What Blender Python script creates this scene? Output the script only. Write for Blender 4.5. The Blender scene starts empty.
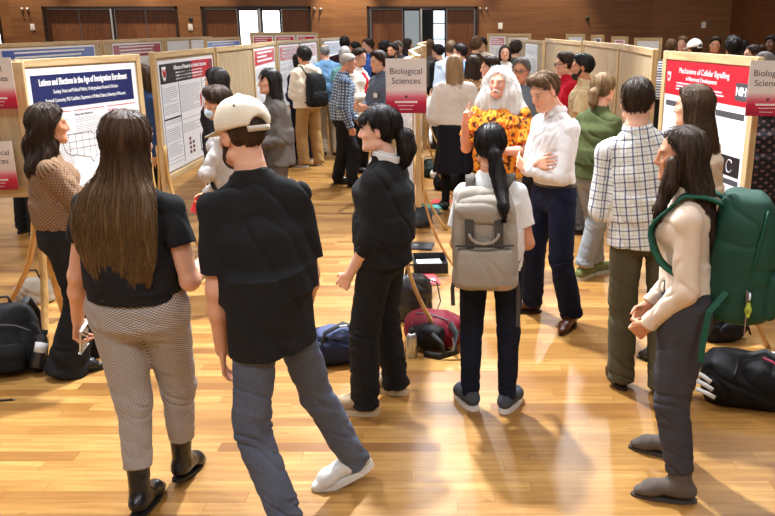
import bpy, bmesh, math, random
import numpy as np
from mathutils import Vector, Matrix
PI = math.pi
COL = bpy.context.scene.collection
rng = random.Random(7)
nrs = np.random.RandomState(11)

# ------------------------------------------------------------------ camera
CAM_H = 2.10
FPX = 800.0
PITCH = math.atan(231.0 / 800.0)
YAW = 0.0
CX = 445.0          # optical axis: the frame sits left of it (a shifted lens)
_cf = np.array([-math.sin(YAW) * math.cos(PITCH), math.cos(YAW) * math.cos(PITCH), -math.sin(PITCH)])
_cr = np.array([math.cos(YAW), math.sin(YAW), 0.0])
_cu = np.cross(_cr, _cf)

def at(px, py, z=0.0):
    """where the sight line through a picture point meets the height z"""
    d = _cf * FPX + _cr * (px - CX) + _cu * (258.0 - py)
    t = (z - CAM_H) / d[2]
    return np.array([d[0] * t, d[1] * t, z])

def at_y(px, Y):
    """x of picture column px at depth Y (near the horizon)"""
    d = _cf * FPX + _cr * (px - CX) + _cu * 215.0
    return d[0] * Y / d[1]

def prj(p):
    v = np.array(p) - np.array([0, 0, CAM_H])
    w = v @ _cf
    return CX + FPX * (v @ _cr) / w, 258 - FPX * (v @ _cu) / w

# ------------------------------------------------------------------ maths
def V(*a): return np.array(a, dtype=float)
def nrm(v):
    v = np.array(v, dtype=float); n = np.linalg.norm(v)
    return v / n if n > 1e-9 else v
def rx(a):
    c, s = math.cos(a), math.sin(a); return np.array([[1, 0, 0], [0, c, -s], [0, s, c]])
def ry(a):
    c, s = math.cos(a), math.sin(a); return np.array([[c, 0, s], [0, 1, 0], [-s, 0, c]])
def rz(a):
    c, s = math.cos(a), math.sin(a); return np.array([[c, -s, 0], [s, c, 0], [0, 0, 1]])
def rad(d): return d * PI / 180.0
def basis(z, yhint):
    """columns X,Y,Z with Z along z and Y near yhint"""
    z = nrm(z); y = np.array(yhint, float); y = y - z * (y @ z)
    if np.linalg.norm(y) < 1e-5:
        y = np.array([1.0, 0, 0]) - z * z[0]
    y = nrm(y); x = np.cross(y, z)
    return np.stack([x, y, z], axis=1)

_LAT = nrs.rand(32, 32, 32).astype(np.float32) * 2 - 1
def noise(p):
    p = np.asarray(p, dtype=np.float64)
    i = np.floor(p).astype(np.int64); f = p - i; f = f * f * (3 - 2 * f)
    i0 = i & 31; i1 = (i + 1) & 31
    fx, fy, fz = f[:, 0], f[:, 1], f[:, 2]
    def L(a, b, c): return _LAT[a, b, c]
    x00 = L(i0[:, 0], i0[:, 1], i0[:, 2]) * (1 - fx) + L(i1[:, 0], i0[:, 1], i0[:, 2]) * fx
    x10 = L(i0[:, 0], i1[:, 1], i0[:, 2]) * (1 - fx) + L(i1[:, 0], i1[:, 1], i0[:, 2]) * fx
    x01 = L(i0[:, 0], i0[:, 1], i1[:, 2]) * (1 - fx) + L(i1[:, 0], i0[:, 1], i1[:, 2]) * fx
    x11 = L(i0[:, 0], i1[:, 1], i1[:, 2]) * (1 - fx) + L(i1[:, 0], i1[:, 1], i1[:, 2]) * fx
    return (x00 * (1 - fy) + x10 * fy) * (1 - fz) + (x01 * (1 - fy) + x11 * fy) * fz

def pchip_table(ts, vals, n=160):
    ts = np.array(ts, float); vals = np.array(vals, float)
    h = np.diff(ts); dl = np.diff(vals, axis=0) / h[:, None]
    m = np.zeros_like(vals); m[0] = dl[0]; m[-1] = dl[-1]
    for i in range(1, len(ts) - 1):
        a, b = dl[i - 1], dl[i]
        ok = a * b > 0
        w1 = 2 * h[i] + h[i - 1]; w2 = h[i] + 2 * h[i - 1]
        with np.errstate(divide='ignore', invalid='ignore'):
            mm = (w1 + w2) / (w1 / a + w2 / b)
        m[i] = np.where(ok, mm, 0)
    q = np.linspace(ts[0], ts[-1], n)
    k = np.clip(np.searchsorted(ts, q) - 1, 0, len(h) - 1)
    u = ((q - ts[k]) / h[k])[:, None]; hh = h[k][:, None]
    out = (vals[k] * (1 + 2 * u) * (1 - u) ** 2 + m[k] * hh * u * (1 - u) ** 2
           + vals[k + 1] * u * u * (3 - 2 * u) + m[k + 1] * hh * u * u * (u - 1))
    return q, out

# ------------------------------------------------------------------ distance fields -> one smooth mesh
class Field:
    def __init__(self): self.ops = []
    def add(self, fn, lo, hi, k=0.02, mode='u'):
        self.ops.append((fn, np.array(lo, float), np.array(hi, float), k, mode)); return self

    def cap(self, a, b, ra, rb=None, k=0.02, mode='u', cuta=False, cutb=False, flat=None):
        """a tapered limb from a to b; flat=(axis, factor) squashes it along axis; cuta/cutb end it flat"""
        a = np.array(a, float); b = np.array(b, float); rb = ra if rb is None else rb
        ba = b - a; L2 = max(ba @ ba, 1e-9); L = math.sqrt(L2); u = ba / L
        R = max(ra, rb)
        def fn(X, Y, Z):
            x, y, z = X - a[0], Y - a[1], Z - a[2]
            tt = (x * ba[0] + y * ba[1] + z * ba[2]) / L2
            t = np.clip(tt, 0 if not cuta else -2, 1 if not cutb else 3)
            dx, dy, dz = x - ba[0] * t, y - ba[1] * t, z - ba[2] * t
            d2 = dx * dx + dy * dy + dz * dz
            if flat is not None:
                ax, fac = flat
                w = dx * ax[0] + dy * ax[1] + dz * ax[2]
                d2 = d2 + w * w * (1.0 / fac ** 2 - 1)
            d = np.sqrt(d2) - (ra + (rb - ra) * np.clip(t, 0, 1))
            if cutb: d = np.maximum(d, (tt - 1) * L)
            if cuta: d = np.maximum(d, -tt * L)
            return d
        lo = np.minimum(a - R, b - R); hi = np.maximum(a + R, b + R)
        return self.add(fn, lo, hi, k, mode)

    def ell(self, c, r, Rm=None, k=0.02, mode='u'):
        c = np.array(c, float); r = np.array(r, float); Rm = np.eye(3) if Rm is None else Rm
        def fn(X, Y, Z):
            x, y, z = X - c[0], Y - c[1], Z - c[2]
            q = [(x * Rm[0, i] + y * Rm[1, i] + z * Rm[2, i]) for i in range(3)]
            k0 = np.sqrt((q[0] / r[0]) ** 2 + (q[1] / r[1]) ** 2 + (q[2] / r[2]) ** 2)
            k1 = np.sqrt((q[0] / r[0] ** 2) ** 2 + (q[1] / r[1] ** 2) ** 2 + (q[2] / r[2] ** 2) ** 2) + 1e-6
            return np.where(k0 < 0.05, -r.min(), k0 * (k0 - 1) / k1)
        e = np.abs(Rm) @ r
        return self.add(fn, c - e, c + e, k, mode)

    def box(self, c, s, Rm=None, r=0.01, k=0.005, mode='u'):
        c = np.array(c, float); s = np.array(s, float) - r; Rm = np.eye(3) if Rm is None else Rm
        def fn(X, Y, Z):
            x, y, z = X - c[0], Y - c[1], Z - c[2]
            q = [np.abs(x * Rm[0, i] + y * Rm[1, i] + z * Rm[2, i]) - s[i] for i in range(3)]
            o = np.sqrt(np.maximum(q[0], 0) ** 2 + np.maximum(q[1], 0) ** 2 + np.maximum(q[2], 0) ** 2)
            return o + np.minimum(np.maximum(q[0], np.maximum(q[1], q[2])), 0) - r
        e = np.abs(Rm) @ (s + r)
        return self.add(fn, c - e, c + e, k, mode)

    def torus(self, c, Rm, ra, rb, r, k=0.005, zs=1.0, mode='u'):
        """ring with semi-axes ra (X) and rb (Y) of frame Rm, wire radius r, stretched zs along Z"""
        c = np.array(c, float)
        def fn(X, Y, Z):
            x, y, z = X - c[0], Y - c[1], Z - c[2]
            q = [(x * Rm[0, i] + y * Rm[1, i] + z * Rm[2, i]) for i in range(3)]
            f = np.sqrt((q[0] / ra) ** 2 + (q[1] / rb) ** 2) + 1e-6
            g = np.sqrt((q[0] / ra ** 2) ** 2 + (q[1] / rb ** 2) ** 2) + 1e-6
            d = f * (f - 1) / g
            return np.sqrt(d * d + (q[2] / zs) ** 2) - r
        e = np.abs(Rm) @ np.array([ra + r, rb + r, r * zs])
        return self.add(fn, c - e, c + e, k, mode)

    def loft(self, o, Rm, knots, n=2.0, k=0.02, mode='u', rend=0.0):
        """stacked cross sections along Rm's Z: knots (t, cx, cy, half width, depth front(+Y), depth back)"""
        o = np.array(o, float); kn = np.array(knots, float)
        q, tb = pchip_table(kn[:, 0], kn[:, 1:])
        t0, t1 = kn[0, 0], kn[-1, 0]
        def fn(X, Y, Z):
            x, y, z = X - o[0], Y - o[1], Z - o[2]
            u = x * Rm[0, 0] + y * Rm[1, 0] + z * Rm[2, 0]
            v = x * Rm[0, 1] + y * Rm[1, 1] + z * Rm[2, 1]
            t = x * Rm[0, 2] + y * Rm[1, 2] + z * Rm[2, 2]
            sh = t.shape; tc = np.clip(t, t0, t1).ravel()
            g = [np.interp(tc, q, tb[:, i]).reshape(sh) for i in range(5)]
            u = u - g[0]; v = v - g[1]; w = np.maximum(g[2], 1e-3)
            d = np.maximum(np.where(v > 0, g[3], g[4]), 1e-3)
            if n == 2.0:
                f = np.sqrt((u / w) ** 2 + (v / d) ** 2) + 1e-6
                gr = np.sqrt((u / w ** 2) ** 2 + (v / d ** 2) ** 2) + 1e-6
                s = f * (f - 1) / gr
            else:
                f = (np.abs(u / w) ** n + np.abs(v / d) ** n) ** (1.0 / n)
                s = (f - 1) * np.minimum(w, d)
            s = np.where(f < 0.05, -np.minimum(w, d), s)
            e = np.maximum(t0 - t, t - t1)
            if rend > 0:
                a = s + rend; b = e + rend
                s = np.minimum(np.maximum(a, b), 0) + np.sqrt(np.maximum(a, 0) ** 2 + np.maximum(b, 0) ** 2) - rend
            else:
                s = np.maximum(s, e)
            return s
        W = np.abs(tb[:, 0]).max() + tb[:, 2].max(); D = np.abs(tb[:, 1]).max() + max(tb[:, 3].max(), tb[:, 4].max())
        cs = np.array([Rm @ np.array([sx * W, sy * D, t]) + o for sx in (-1, 1) for sy in (-1, 1) for t in (t0, t1)])
        return self.add(fn, cs.min(0), cs.max(0), k, mode)

    def half(self, p, nv, lo=None, hi=None, k=0.004):
        """keep only the side of the plane through p that nv points away from"""
        p = np.array(p, float); nv = nrm(nv)
        fn = lambda X, Y, Z: (X - p[0]) * nv[0] + (Y - p[1]) * nv[1] + (Z - p[2]) * nv[2]
        lo = [-9] * 3 if lo is None else lo; hi = [9] * 3 if hi is None else hi
        return self.add(fn, lo, hi, k, 'i')

    def build(self, h, smooth=1, clip=None):
        un = [o for o in self.ops if o[4] == 'u']
        lo = np.min([o[1] for o in un], axis=0) - 2.5 * h - 0.012; hi = np.max([o[2] for o in un], axis=0) + 2.5 * h + 0.012
        if clip is not None: lo[2] = max(lo[2], clip)
        n = np.ceil((hi - lo) / h).astype(int) + 1
        ax = [(lo[i] + h * np.arange(n[i])).astype(np.float32) for i in range(3)]
        F = np.full(tuple(n), 0.3, np.float32)
        for fn, l, hh, k, mode in self.ops:
            m = k + 2 * h
            a = [int(max(0, math.floor((l[i] - m - lo[i]) / h))) for i in range(3)]
            b = [int(min(n[i], math.ceil((hh[i] + m - lo[i]) / h) + 1)) for i in range(3)]
            if any(b[i] <= a[i] for i in range(3)): continue
            sl = tuple(slice(a[i], b[i]) for i in range(3))
            d = fn(ax[0][a[0]:b[0], None, None], ax[1][None, a[1]:b[1], None], ax[2][None, None, a[2]:b[2]]).astype(np.float32)
            G = F[sl]
            if mode == 'u':
                e = np.maximum(k - np.abs(G - d), 0); F[sl] = np.minimum(G, d) - e * e * (0.25 / max(k, 1e-6))
            else:
                if mode == 's': d = -d
                e = np.maximum(k - np.abs(G - d), 0); F[sl] = np.maximum(G, d) + e * e * (0.25 / max(k, 1e-6))
        F[0] = F[-1] = 0.3; F[:, 0] = F[:, -1] = 0.3; F[:, :, 0] = F[:, :, -1] = 0.3
        return surface_nets(F, lo, h, smooth)

def surface_nets(F, lo, h, smooth=1):
    S = F < 0
    nx, ny, nz = F.shape
    cnt = np.zeros((nx - 1, ny - 1, nz - 1), np.uint8)
    for i in (0, 1):
        for j in (0, 1):
            for l in (0, 1):
                cnt += S[i:nx - 1 + i, j:ny - 1 + j, l:nz - 1 + l]
    act = (cnt > 0) & (cnt < 8)
    idx = np.argwhere(act)
    ids = np.full(act.shape, -1, np.int32); ids[act] = np.arange(len(idx))
    acc = np.zeros((len(idx), 3)); c = np.zeros(len(idx))
    corners = [(i, j, l) for i in (0, 1) for j in (0, 1) for l in (0, 1)]
    val = {cr: F[idx[:, 0] + cr[0], idx[:, 1] + cr[1], idx[:, 2] + cr[2]] for cr in corners}
    for p in corners:
        for axn in range(3):
            if p[axn] == 0:
                q = list(p); q[axn] = 1; q = tuple(q)
                a, b = val[p], val[q]; m = (a < 0) != (b < 0)
                with np.errstate(divide='ignore', invalid='ignore'):
                    t = np.where(m, a / (a - b), 0)
                pt = np.array(p, float)[None, :].repeat(len(idx), 0); pt[:, axn] = t
                acc += np.where(m[:, None], pt, 0); c += m
    v = (idx + acc / np.maximum(c, 1)[:, None]) * h + lo
    quads = []
    for axn in range(3):
        o = [0, 1, 2]; o.remove(axn); e1, e2 = o
        sl0 = [slice(1, -1)] * 3; sl1 = [slice(1, -1)] * 3
        sl0[axn] = slice(0, -1); sl1[axn] = slice(1, None)
        A = S[tuple(sl0)]; B = S[tuple(sl1)]
        for flip, M in ((False, A & ~B), (True, ~A & B)):
            w = np.argwhere(M)
            if not len(w): continue
            g = w + 1; g[:, axn] = w[:, axn]
            def cell(d1, d2):
                q = g.copy(); q[:, e1] += d1; q[:, e2] += d2
                return ids[q[:, 0], q[:, 1], q[:, 2]]
            Q = np.stack([cell(-1, -1), cell(0, -1), cell(0, 0), cell(-1, 0)], 1)
            fl = flip if axn != 1 else (not flip)
            quads.append(Q[:, ::-1] if fl else Q)
    quads = np.concatenate(quads)
    quads = quads[(quads >= 0).all(1)]
    for _ in range(smooth):
        v = relax(v, quads, 0.5)
    return v, quads

def relax(v, quads, f=0.5):
    s = np.zeros_like(v); c = np.zeros(len(v))
    for a, b in ((0, 1), (1, 2), (2, 3), (3, 0)):
        for x, y in ((a, b), (b, a)):
            for i in range(3):
                s[:, i] += np.bincount(quads[:, x], v[quads[:, y], i], len(v))
            c += np.bincount(quads[:, x], minlength=len(v))
    return v * (1 - f) + f * s / np.maximum(c, 1)[:, None]

def vnormals(v, quads):
    n = np.cross(v[quads[:, 2]] - v[quads[:, 0]], v[quads[:, 3]] - v[quads[:, 1]])
    o = np.zeros_like(v)
    for k in range(4):
        for i in range(3): o[:, i] += np.bincount(quads[:, k], n[:, i], len(v))
    return o / np.maximum(np.linalg.norm(o, axis=1), 1e-9)[:, None]

def mesh_obj(name, v, quads, material, parent=None, smooth=True, attrs=None):
    me = bpy.data.meshes.new(name)
    v = np.asarray(v, np.float32); quads = np.asarray(quads, np.int32)
    me.vertices.add(len(v)); me.vertices.foreach_set('co', v.ravel())
    me.loops.add(quads.size); me.loops.foreach_set('vertex_index', quads.ravel())
    me.polygons.add(len(quads)); me.polygons.foreach_set('loop_start', np.arange(0, quads.size, quads.shape[1], dtype=np.int32))
    me.update(calc_edges=True)
    me.polygons.foreach_set('use_smooth', np.full(len(quads), smooth))
    for an, (ty, arr) in (attrs or {}).items():
        if ty == 'color':
            a = me.color_attributes.new(an, 'FLOAT_COLOR', 'POINT'); a.data.foreach_set('color', np.asarray(arr, np.float32).ravel())
        elif ty == 'vec':
            a = me.attributes.new(an, 'FLOAT_VECTOR', 'POINT'); a.data.foreach_set('vector', np.asarray(arr, np.float32).ravel())
    me.validate()
    ob = bpy.data.objects.new(name, me); COL.objects.link(ob)
    if material is not None: me.materials.append(material)
    if parent is not None: ob.parent = parent
    return ob

# ------------------------------------------------------------------ plain mesh helpers
class MB:
    """collects simple shapes into one bmesh"""
    def __init__(self): self.bm = bmesh.new()
    def box(self, c, s, R=None, bevel=0.0):
        """box centred at c with full sizes s"""
        r = bmesh.ops.create_cube(self.bm, size=1.0); vs = r['verts']
        M = Matrix.Identity(3) if R is None else Matrix([list(map(float, row)) for row in R])
        for v in vs: v.co = M @ Vector((v.co.x * s[0], v.co.y * s[1], v.co.z * s[2])) + Vector([float(a) for a in c])
        if bevel > 0:
            es = list({e for v in vs for e in v.link_edges})
            bmesh.ops.bevel(self.bm, geom=es, offset=bevel, segments=2, affect='EDGES', profile=0.5)
        return self
    def quad(self, pts):
        vs = [self.bm.verts.new([float(a) for a in p]) for p in pts]; self.bm.faces.new(vs); return self
    def tube(self, pts, r, n=8, cap=True):
        pts = [np.array(p, float) for p in pts]; rs = r if hasattr(r, '__len__') else [r] * len(pts)
        rings = []; up = None
        for i, p in enumerate(pts):
            t = nrm(pts[min(i + 1, len(pts) - 1)] - pts[max(i - 1, 0)])
            if up is None:
                up = np.array([0, 0, 1.0]) if abs(t[2]) < 0.9 else np.array([1.0, 0, 0])
            x = nrm(np.cross(up, t)); y = np.cross(t, x); up = y
            rings.append([self.bm.verts.new(list(p + rs[i] * (x * math.cos(2 * PI * k / n) + y * math.sin(2 * PI * k / n)))) for k in range(n)])
        for a, b in zip(rings, rings[1:]):
            for k in range(n): self.bm.faces.new([a[k], a[(k + 1) % n], b[(k + 1) % n], b[k]])
        if cap:
            self.bm.faces.new(rings[0][::-1]); self.bm.faces.new(rings[-1])
        return self
    def ribbon(self, pts, w, th, side):
        """strap of width w and thickness th along pts; side = width direction (one vector or one per point)"""
        pts = [np.array(p, float) for p in pts]; rings = []
        for i, p in enumerate(pts):
            t = nrm(pts[min(i + 1, len(pts) - 1)] - pts[max(i - 1, 0)])
            s = np.array(side[i] if hasattr(side[0], '__len__') else side, float); s = nrm(s - t * (s @ t)); nn = np.cross(t, s)
            ww = w[i] if hasattr(w, '__len__') else w
            rings.append([self.bm.verts.new(list(p + s * a * ww / 2 + nn * b * th / 2)) for a, b in ((-1, -1), (1, -1), (1, 1), (-1, 1))])
        for a, b in zip(rings, rings[1:]):
            for k in range(4): self.bm.faces.new([a[k], a[(k + 1) % 4], b[(k + 1) % 4], b[k]])
        self.bm.faces.new(rings[0][::-1]); self.bm.faces.new(rings[-1])
        return self
    def prism(self, outline, z0, z1, M=None):
        """extrude a 2D outline from z0 to z1, mapped by function M(x,y,z)->point"""
        f = M or (lambda x, y, z: (x, y, z))
        lo = [self.bm.verts.new(list(map(float, f(x, y, z0)))) for x, y in outline]
        hi = [self.bm.verts.new(list(map(float, f(x, y, z1)))) for x, y in outline]
        n = len(outline)
        for k in range(n): self.bm.faces.new([lo[k], lo[(k + 1) % n], hi[(k + 1) % n], hi[k]])
        self.bm.faces.new(lo[::-1]); self.bm.faces.new(hi)
        return self
    def lathe(self, prof, c=(0, 0, 0), R=None, n=24):
        R = np.eye(3) if R is None else R; c = np.array(c, float); rings = []
        for r, z in prof:
            rings.append([self.bm.verts.new(list(c + R @ np.array([r * math.cos(2 * PI * k / n), r * math.sin(2 * PI * k / n), z]))) for k in range(n)])
        for a, b in zip(rings, rings[1:]):
            for k in range(n): self.bm.faces.new([a[k], a[(k + 1) % n], b[(k + 1) % n], b[k]])
        self.bm.faces.new(rings[0][::-1]); self.bm.faces.new(rings[-1])
        return self
    def build(self, name, material, parent=None, smooth=False):
        bmesh.ops.recalc_face_normals(self.bm, faces=self.bm.faces[:])
        me = bpy.data.meshes.new(name); self.bm.to_mesh(me); self.bm.free()
        if smooth:
            for p in me.polygons: p.use_smooth = True
        ob = bpy.data.objects.new(name, me); COL.objects.link(ob)
        if material is not None: me.materials.append(material)
        if parent is not None: ob.parent = parent
        return ob

def empty(name, loc, rotz=0.0):
    o = bpy.data.objects.new(name, None); COL.objects.link(o)
    o.location = [float(a) for a in loc]; o.rotation_euler = (0, 0, rotz); o.empty_display_size = 0.1
    return o
def tag(o, label=None, cat=None, group=None, kind=None):
    if label: o['label'] = label
    if cat: o['category'] = cat
    if group: o['group'] = group
    if kind: o['kind'] = kind
    return o

def text_obj(name, txt, size, material, parent, M, align='CENTER', extrude=0.0006, xscale=1.0, bold=0.0):
    """lettering as a mesh; M (4x4) places it"""
    cu = bpy.data.curves.new(name, 'FONT'); cu.body = txt; cu.size = size; cu.align_x = align; cu.align_y = 'CENTER'
    cu.extrude = extrude; cu.offset = bold; cu.resolution_u = 3
    tmp = bpy.data.objects.new('tmp', cu); COL.objects.link(tmp)
    bpy.context.view_layer.update()
    dg = bpy.context.evaluated_depsgraph_get()
    me = bpy.data.meshes.new_from_object(tmp.evaluated_get(dg))
    bpy.data.objects.remove(tmp); bpy.data.curves.remove(cu)
    me.transform(M @ Matrix.Diagonal((xscale, 1, 1, 1)))
    me.name = name; me.materials.clear(); me.materials.append(material)
    ob = bpy.data.objects.new(name, me); COL.objects.link(ob)
    if parent is not None: ob.parent = parent
    return ob
# ------------------------------------------------------------------ materials
_MC = {}
class NT:
    """small helper to write node trees"""
    def __init__(self, name):
        self.m = bpy.data.materials.new(name); self.m.use_nodes = True
        self.t = self.m.node_tree; self.t.nodes.clear()
        self.out = self.t.nodes.new('ShaderNodeOutputMaterial')
        self.b = self.t.nodes.new('ShaderNodeBsdfPrincipled'); self.t.links.new(self.b.outputs[0], self.out.inputs[0])
    def n(self, ty, **kw):
        nd = self.t.nodes.new(ty)
        for k, v in kw.items():
            setattr(nd, k, v)
        return nd
    def put(self, sock, v):
        if isinstance(v, bpy.types.NodeSocket): self.t.links.new(v, sock)
        else:
            if hasattr(sock.default_value, '__len__') and not hasattr(v, '__len__'): v = [v] * len(sock.default_value)
            if hasattr(sock.default_value, '__len__') and len(sock.default_value) == 4 and len(v) == 3: v = (*v, 1)
            sock.default_value = v
    def math(self, op, a, b=0.0, clamp=False):
        nd = self.n('ShaderNodeMath', operation=op); nd.use_clamp = clamp
        self.put(nd.inputs[0], a); self.put(nd.inputs[1], b); return nd.outputs[0]
    def mix(self, f, a, b):
        nd = self.n('ShaderNodeMix', data_type='RGBA')
        self.put(nd.inputs[0], f); self.put(nd.inputs[6], a); self.put(nd.inputs[7], b); return nd.outputs[2]
    def ramp(self, f, stops):
        nd = self.n('ShaderNodeValToRGB'); cr = nd.color_ramp
        while len(cr.elements) < len(stops): cr.elements.new(0.5)
        for e, (p, c) in zip(cr.elements, stops):
            e.position = p; e.color = (*c, 1) if len(c) == 3 else c
        self.put(nd.inputs[0], f); return nd.outputs[0]
    def coord(self, kind='Object'): return self.n('ShaderNodeTexCoord').outputs[kind]
    def attr(self, name): 
        nd = self.n('ShaderNodeAttribute'); nd.attribute_name = name; return nd
    def vmap(self, vec, scale=(1, 1, 1), loc=(0, 0, 0), rot=(0, 0, 0)):
        nd = self.n('ShaderNodeMapping'); self.put(nd.inputs[0], vec)
        nd.inputs['Scale'].default_value = scale; nd.inputs['Location'].default_value = loc; nd.inputs['Rotation'].default_value = rot
        return nd.outputs[0]
    def noise(self, vec, scale, detail=3, rough=0.55):
        nd = self.n('ShaderNodeTexNoise'); self.put(nd.inputs['Vector'], vec)
        nd.inputs['Scale'].default_value = scale; nd.inputs['Detail'].default_value = detail; nd.inputs['Roughness'].default_value = rough
        return nd.outputs[0]
    def sep(self, vec):
        nd = self.n('ShaderNodeSeparateXYZ'); self.put(nd.inputs[0], vec); return nd.outputs
    def comb(self, x, y, z):
        nd = self.n('ShaderNodeCombineXYZ')
        for i, q in enumerate((x, y, z)): self.put(nd.inputs[i], q)
        return nd.outputs[0]
    def bump(self, h, strength=0.3, dist=0.01):
        nd = self.n('ShaderNodeBump'); self.put(nd.inputs['Height'], h)
        nd.inputs['Strength'].default_value = strength; nd.inputs['Distance'].default_value = dist
        self.t.links.new(nd.outputs[0], self.b.inputs['Normal'])
    def set(self, **kw):
        al = dict(col='Base Color', rough='Roughness', metal='Metallic', spec='Specular IOR Level', sheen='Sheen Weight', sss='Subsurface Weight',
                  trans='Transmission Weight', ior='IOR', alpha='Alpha', emis='Emission Color', es='Emission Strength', coat='Coat Weight', crough='Coat Roughness')
        for k, v in kw.items(): self.put(self.b.inputs[al[k]], v)
        return self.m

def srgb(r, g, b):
    f = lambda c: ((c / 255.0 + 0.055) / 1.055) ** 2.4 if c > 10 else c / 255.0 / 12.92
    return (f(r), f(g), f(b))

def cached(fn):
    def w(*a, **k):
        key = (fn.__name__, a, tuple(sorted(k.items())))
        if key not in _MC: _MC[key] = fn(*a, **k)
        return _MC[key]
    return w

@cached
def plain(name, col, rough=0.6, metal=0.0, spec=0.4, var=0.06):
    t = NT(name)
    nz = t.noise(t.coord(), 9.0, 3)
    c = t.mix(t.math('MULTIPLY', nz, 1.0), tuple(max(0, x * (1 - var)) for x in col), tuple(min(1, x * (1 + var)) for x in col))
    return t.set(col=c, rough=rough, metal=metal, spec=spec)

@cached
def cloth(name, col, rough=0.9, weave=420.0, var=0.12, bump=0.25, sheen=0.0):
    """woven cloth: fine weave plus slow uneven wear"""
    t = NT(name); co = t.coord()
    a = t.noise(co, 7.0, 4); f = t.noise(co, weave, 1)
    k = t.math('ADD', t.math('MULTIPLY', a, 0.65), t.math('MULTIPLY', f, 0.35))
    c = t.mix(k, tuple(max(0, x * (1 - var)) for x in col), tuple(min(1, x * (1 + var)) for x in col))
    t.bump(t.math('ADD', t.math('MULTIPLY', t.noise(co, 26.0, 3), 0.6), t.math('MULTIPLY', f, 0.15)), bump, 0.012)
    return t.set(col=c, rough=rough, spec=0.15, sheen=sheen)

@cached
def denim(name, col, fade=1.35):
    t = NT(name); co = t.coord()
    g = t.noise(t.vmap(co, (260, 260, 60)), 1.0, 2); a = t.noise(co, 5.0, 4)
    k = t.math('ADD', t.math('MULTIPLY', g, 0.5), t.math('MULTIPLY', a, 0.5))
    c = t.ramp(k, [(0.3, tuple(x * 0.72 for x in col)), (0.7, tuple(min(1, x * fade) for x in col))])
    t.bump(t.noise(co, 22.0, 4), 0.35, 0.012)
    return t.set(col=c, rough=0.85, spec=0.15)

@cached
def skin(name):
    """skin takes the person's own tone, lips, brows and eyes from the body's colour attribute"""
    t = NT(name); a = t.attr('tone').outputs['Color']
    nz = t.noise(t.coord(), 45.0, 3)
    c = t.mix(t.math('MULTIPLY', nz, 0.22), a, t.mix(0.5, a, (0.55, 0.22, 0.16)))
    t.bump(t.noise(t.coord(), 160.0, 2), 0.08, 0.004)
    return t.set(col=c, rough=0.5, spec=0.35, sss=0.06)

@cached
def hair_mat(name, dark, light, freq=46.0, rough=0.42, tip=None):
    """strands: colour and relief run along the flow coordinate stored on the mesh (x = across, y = along)"""
    t = NT(name); s = t.attr('flow').outputs['Vector']
    v = t.vmap(s, (freq, 2.2, 1))
    n1 = t.noise(v, 1.0, 3, 0.65); n2 = t.noise(t.vmap(s, (freq * 3.2, 3.0, 1)), 1.0, 2)
    k = t.math('ADD', t.math('MULTIPLY', n1, 0.6), t.math('MULTIPLY', n2, 0.4))
    c = t.ramp(k, [(0.32, dark), (0.68, light)])
    if tip is not None:
        y = t.sep(s)[1]
        f = t.math('MULTIPLY', t.math('SUBTRACT', y, 0.22), 2.6, clamp=True)
        c = t.mix(t.math('MULTIPLY', f, k), c, tip)
    t.bump(k, 0.9, 0.014)
    return t.set(col=c, rough=rough + .06, spec=0.22)

def _stripe(t, x, freq, w, ph=0.0):
    fr = t.math('FRACT', t.math('ADD', t.math('MULTIPLY', x, freq), ph))
    return t.math('LESS_THAN', fr, w)

@cached
def plaid(name, base, lines, bump=0.25):
    """lines: tuples (axis 0/1, repeats per metre, share of the repeat, phase, colour, strength) in the cloth's own coordinates"""
    t = NT(name); s = t.sep(t.attr('flow').outputs['Vector']); c = base
    for axn, fr, w, ph, cl, st in lines:
        m = t.math('MULTIPLY', _stripe(t, s[axn], fr, w, ph), st)
        c = t.mix(m, c, cl)
    t.bump(t.noise(t.coord(), 22.0, 3), bump, 0.012)
    return t.set(col=c, rough=0.88, spec=0.15)

@cached
def dotted(name, base, dot, freq=70.0, thr=0.5, strength=0.8):
    """small woven check / dot pattern in the cloth's own coordinates"""
    t = NT(name); s = t.sep(t.attr('flow').outputs['Vector'])
    a = t.math('SINE', t.math('MULTIPLY', s[0], freq * 6.283)); b = t.math('SINE', t.math('MULTIPLY', s[1], freq * 6.283))
    k = t.math('GREATER_THAN', t.math('MULTIPLY', a, b), thr - 0.5)
    c = t.mix(t.math('MULTIPLY', k, strength), base, dot)
    t.bump(t.noise(t.coord(), 20.0, 3), 0.3, 0.012)
    return t.set(col=c, rough=0.88, spec=0.15)

@cached
def floral(name, base, c2, c3):
    t = NT(name); co = t.vmap(t.coord(), (1, 1, 1))
    w = t.n('ShaderNodeTexVoronoi'); t.put(w.inputs['Vector'], t.mix(0.12, co, t.n('ShaderNodeTexNoise').outputs['Color'])); w.inputs['Scale'].default_value = 26.0
    d = w.outputs['Distance']
    n1 = t.noise(co, 24.0, 2)
    c = t.ramp(d, [(0.0, (0.28, 0.05, 0.01)), (0.10, c3), (0.3, base), (0.5, c2)])
    c = t.mix(t.math('GREATER_THAN', n1, 0.56), c, (0.10, 0.03, 0.015))
    return t.set(col=c, rough=0.85, spec=0.2)

@cached
def oak(name, light, dark, axis=2, rough=0.5, scale=1.0):
    """planed timber with grain along one axis"""
    t = NT(name); co = t.coord()
    sc = [34.0 * scale] * 3; sc[axis] = 2.4 * scale
    g = t.noise(t.vmap(co, tuple(sc)), 1.0, 4, 0.6)
    c = t.ramp(g, [(0.3, dark), (0.62, light)])
    t.bump(g, 0.12, 0.004)
    return t.set(col=c, rough=rough, spec=0.35)
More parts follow.
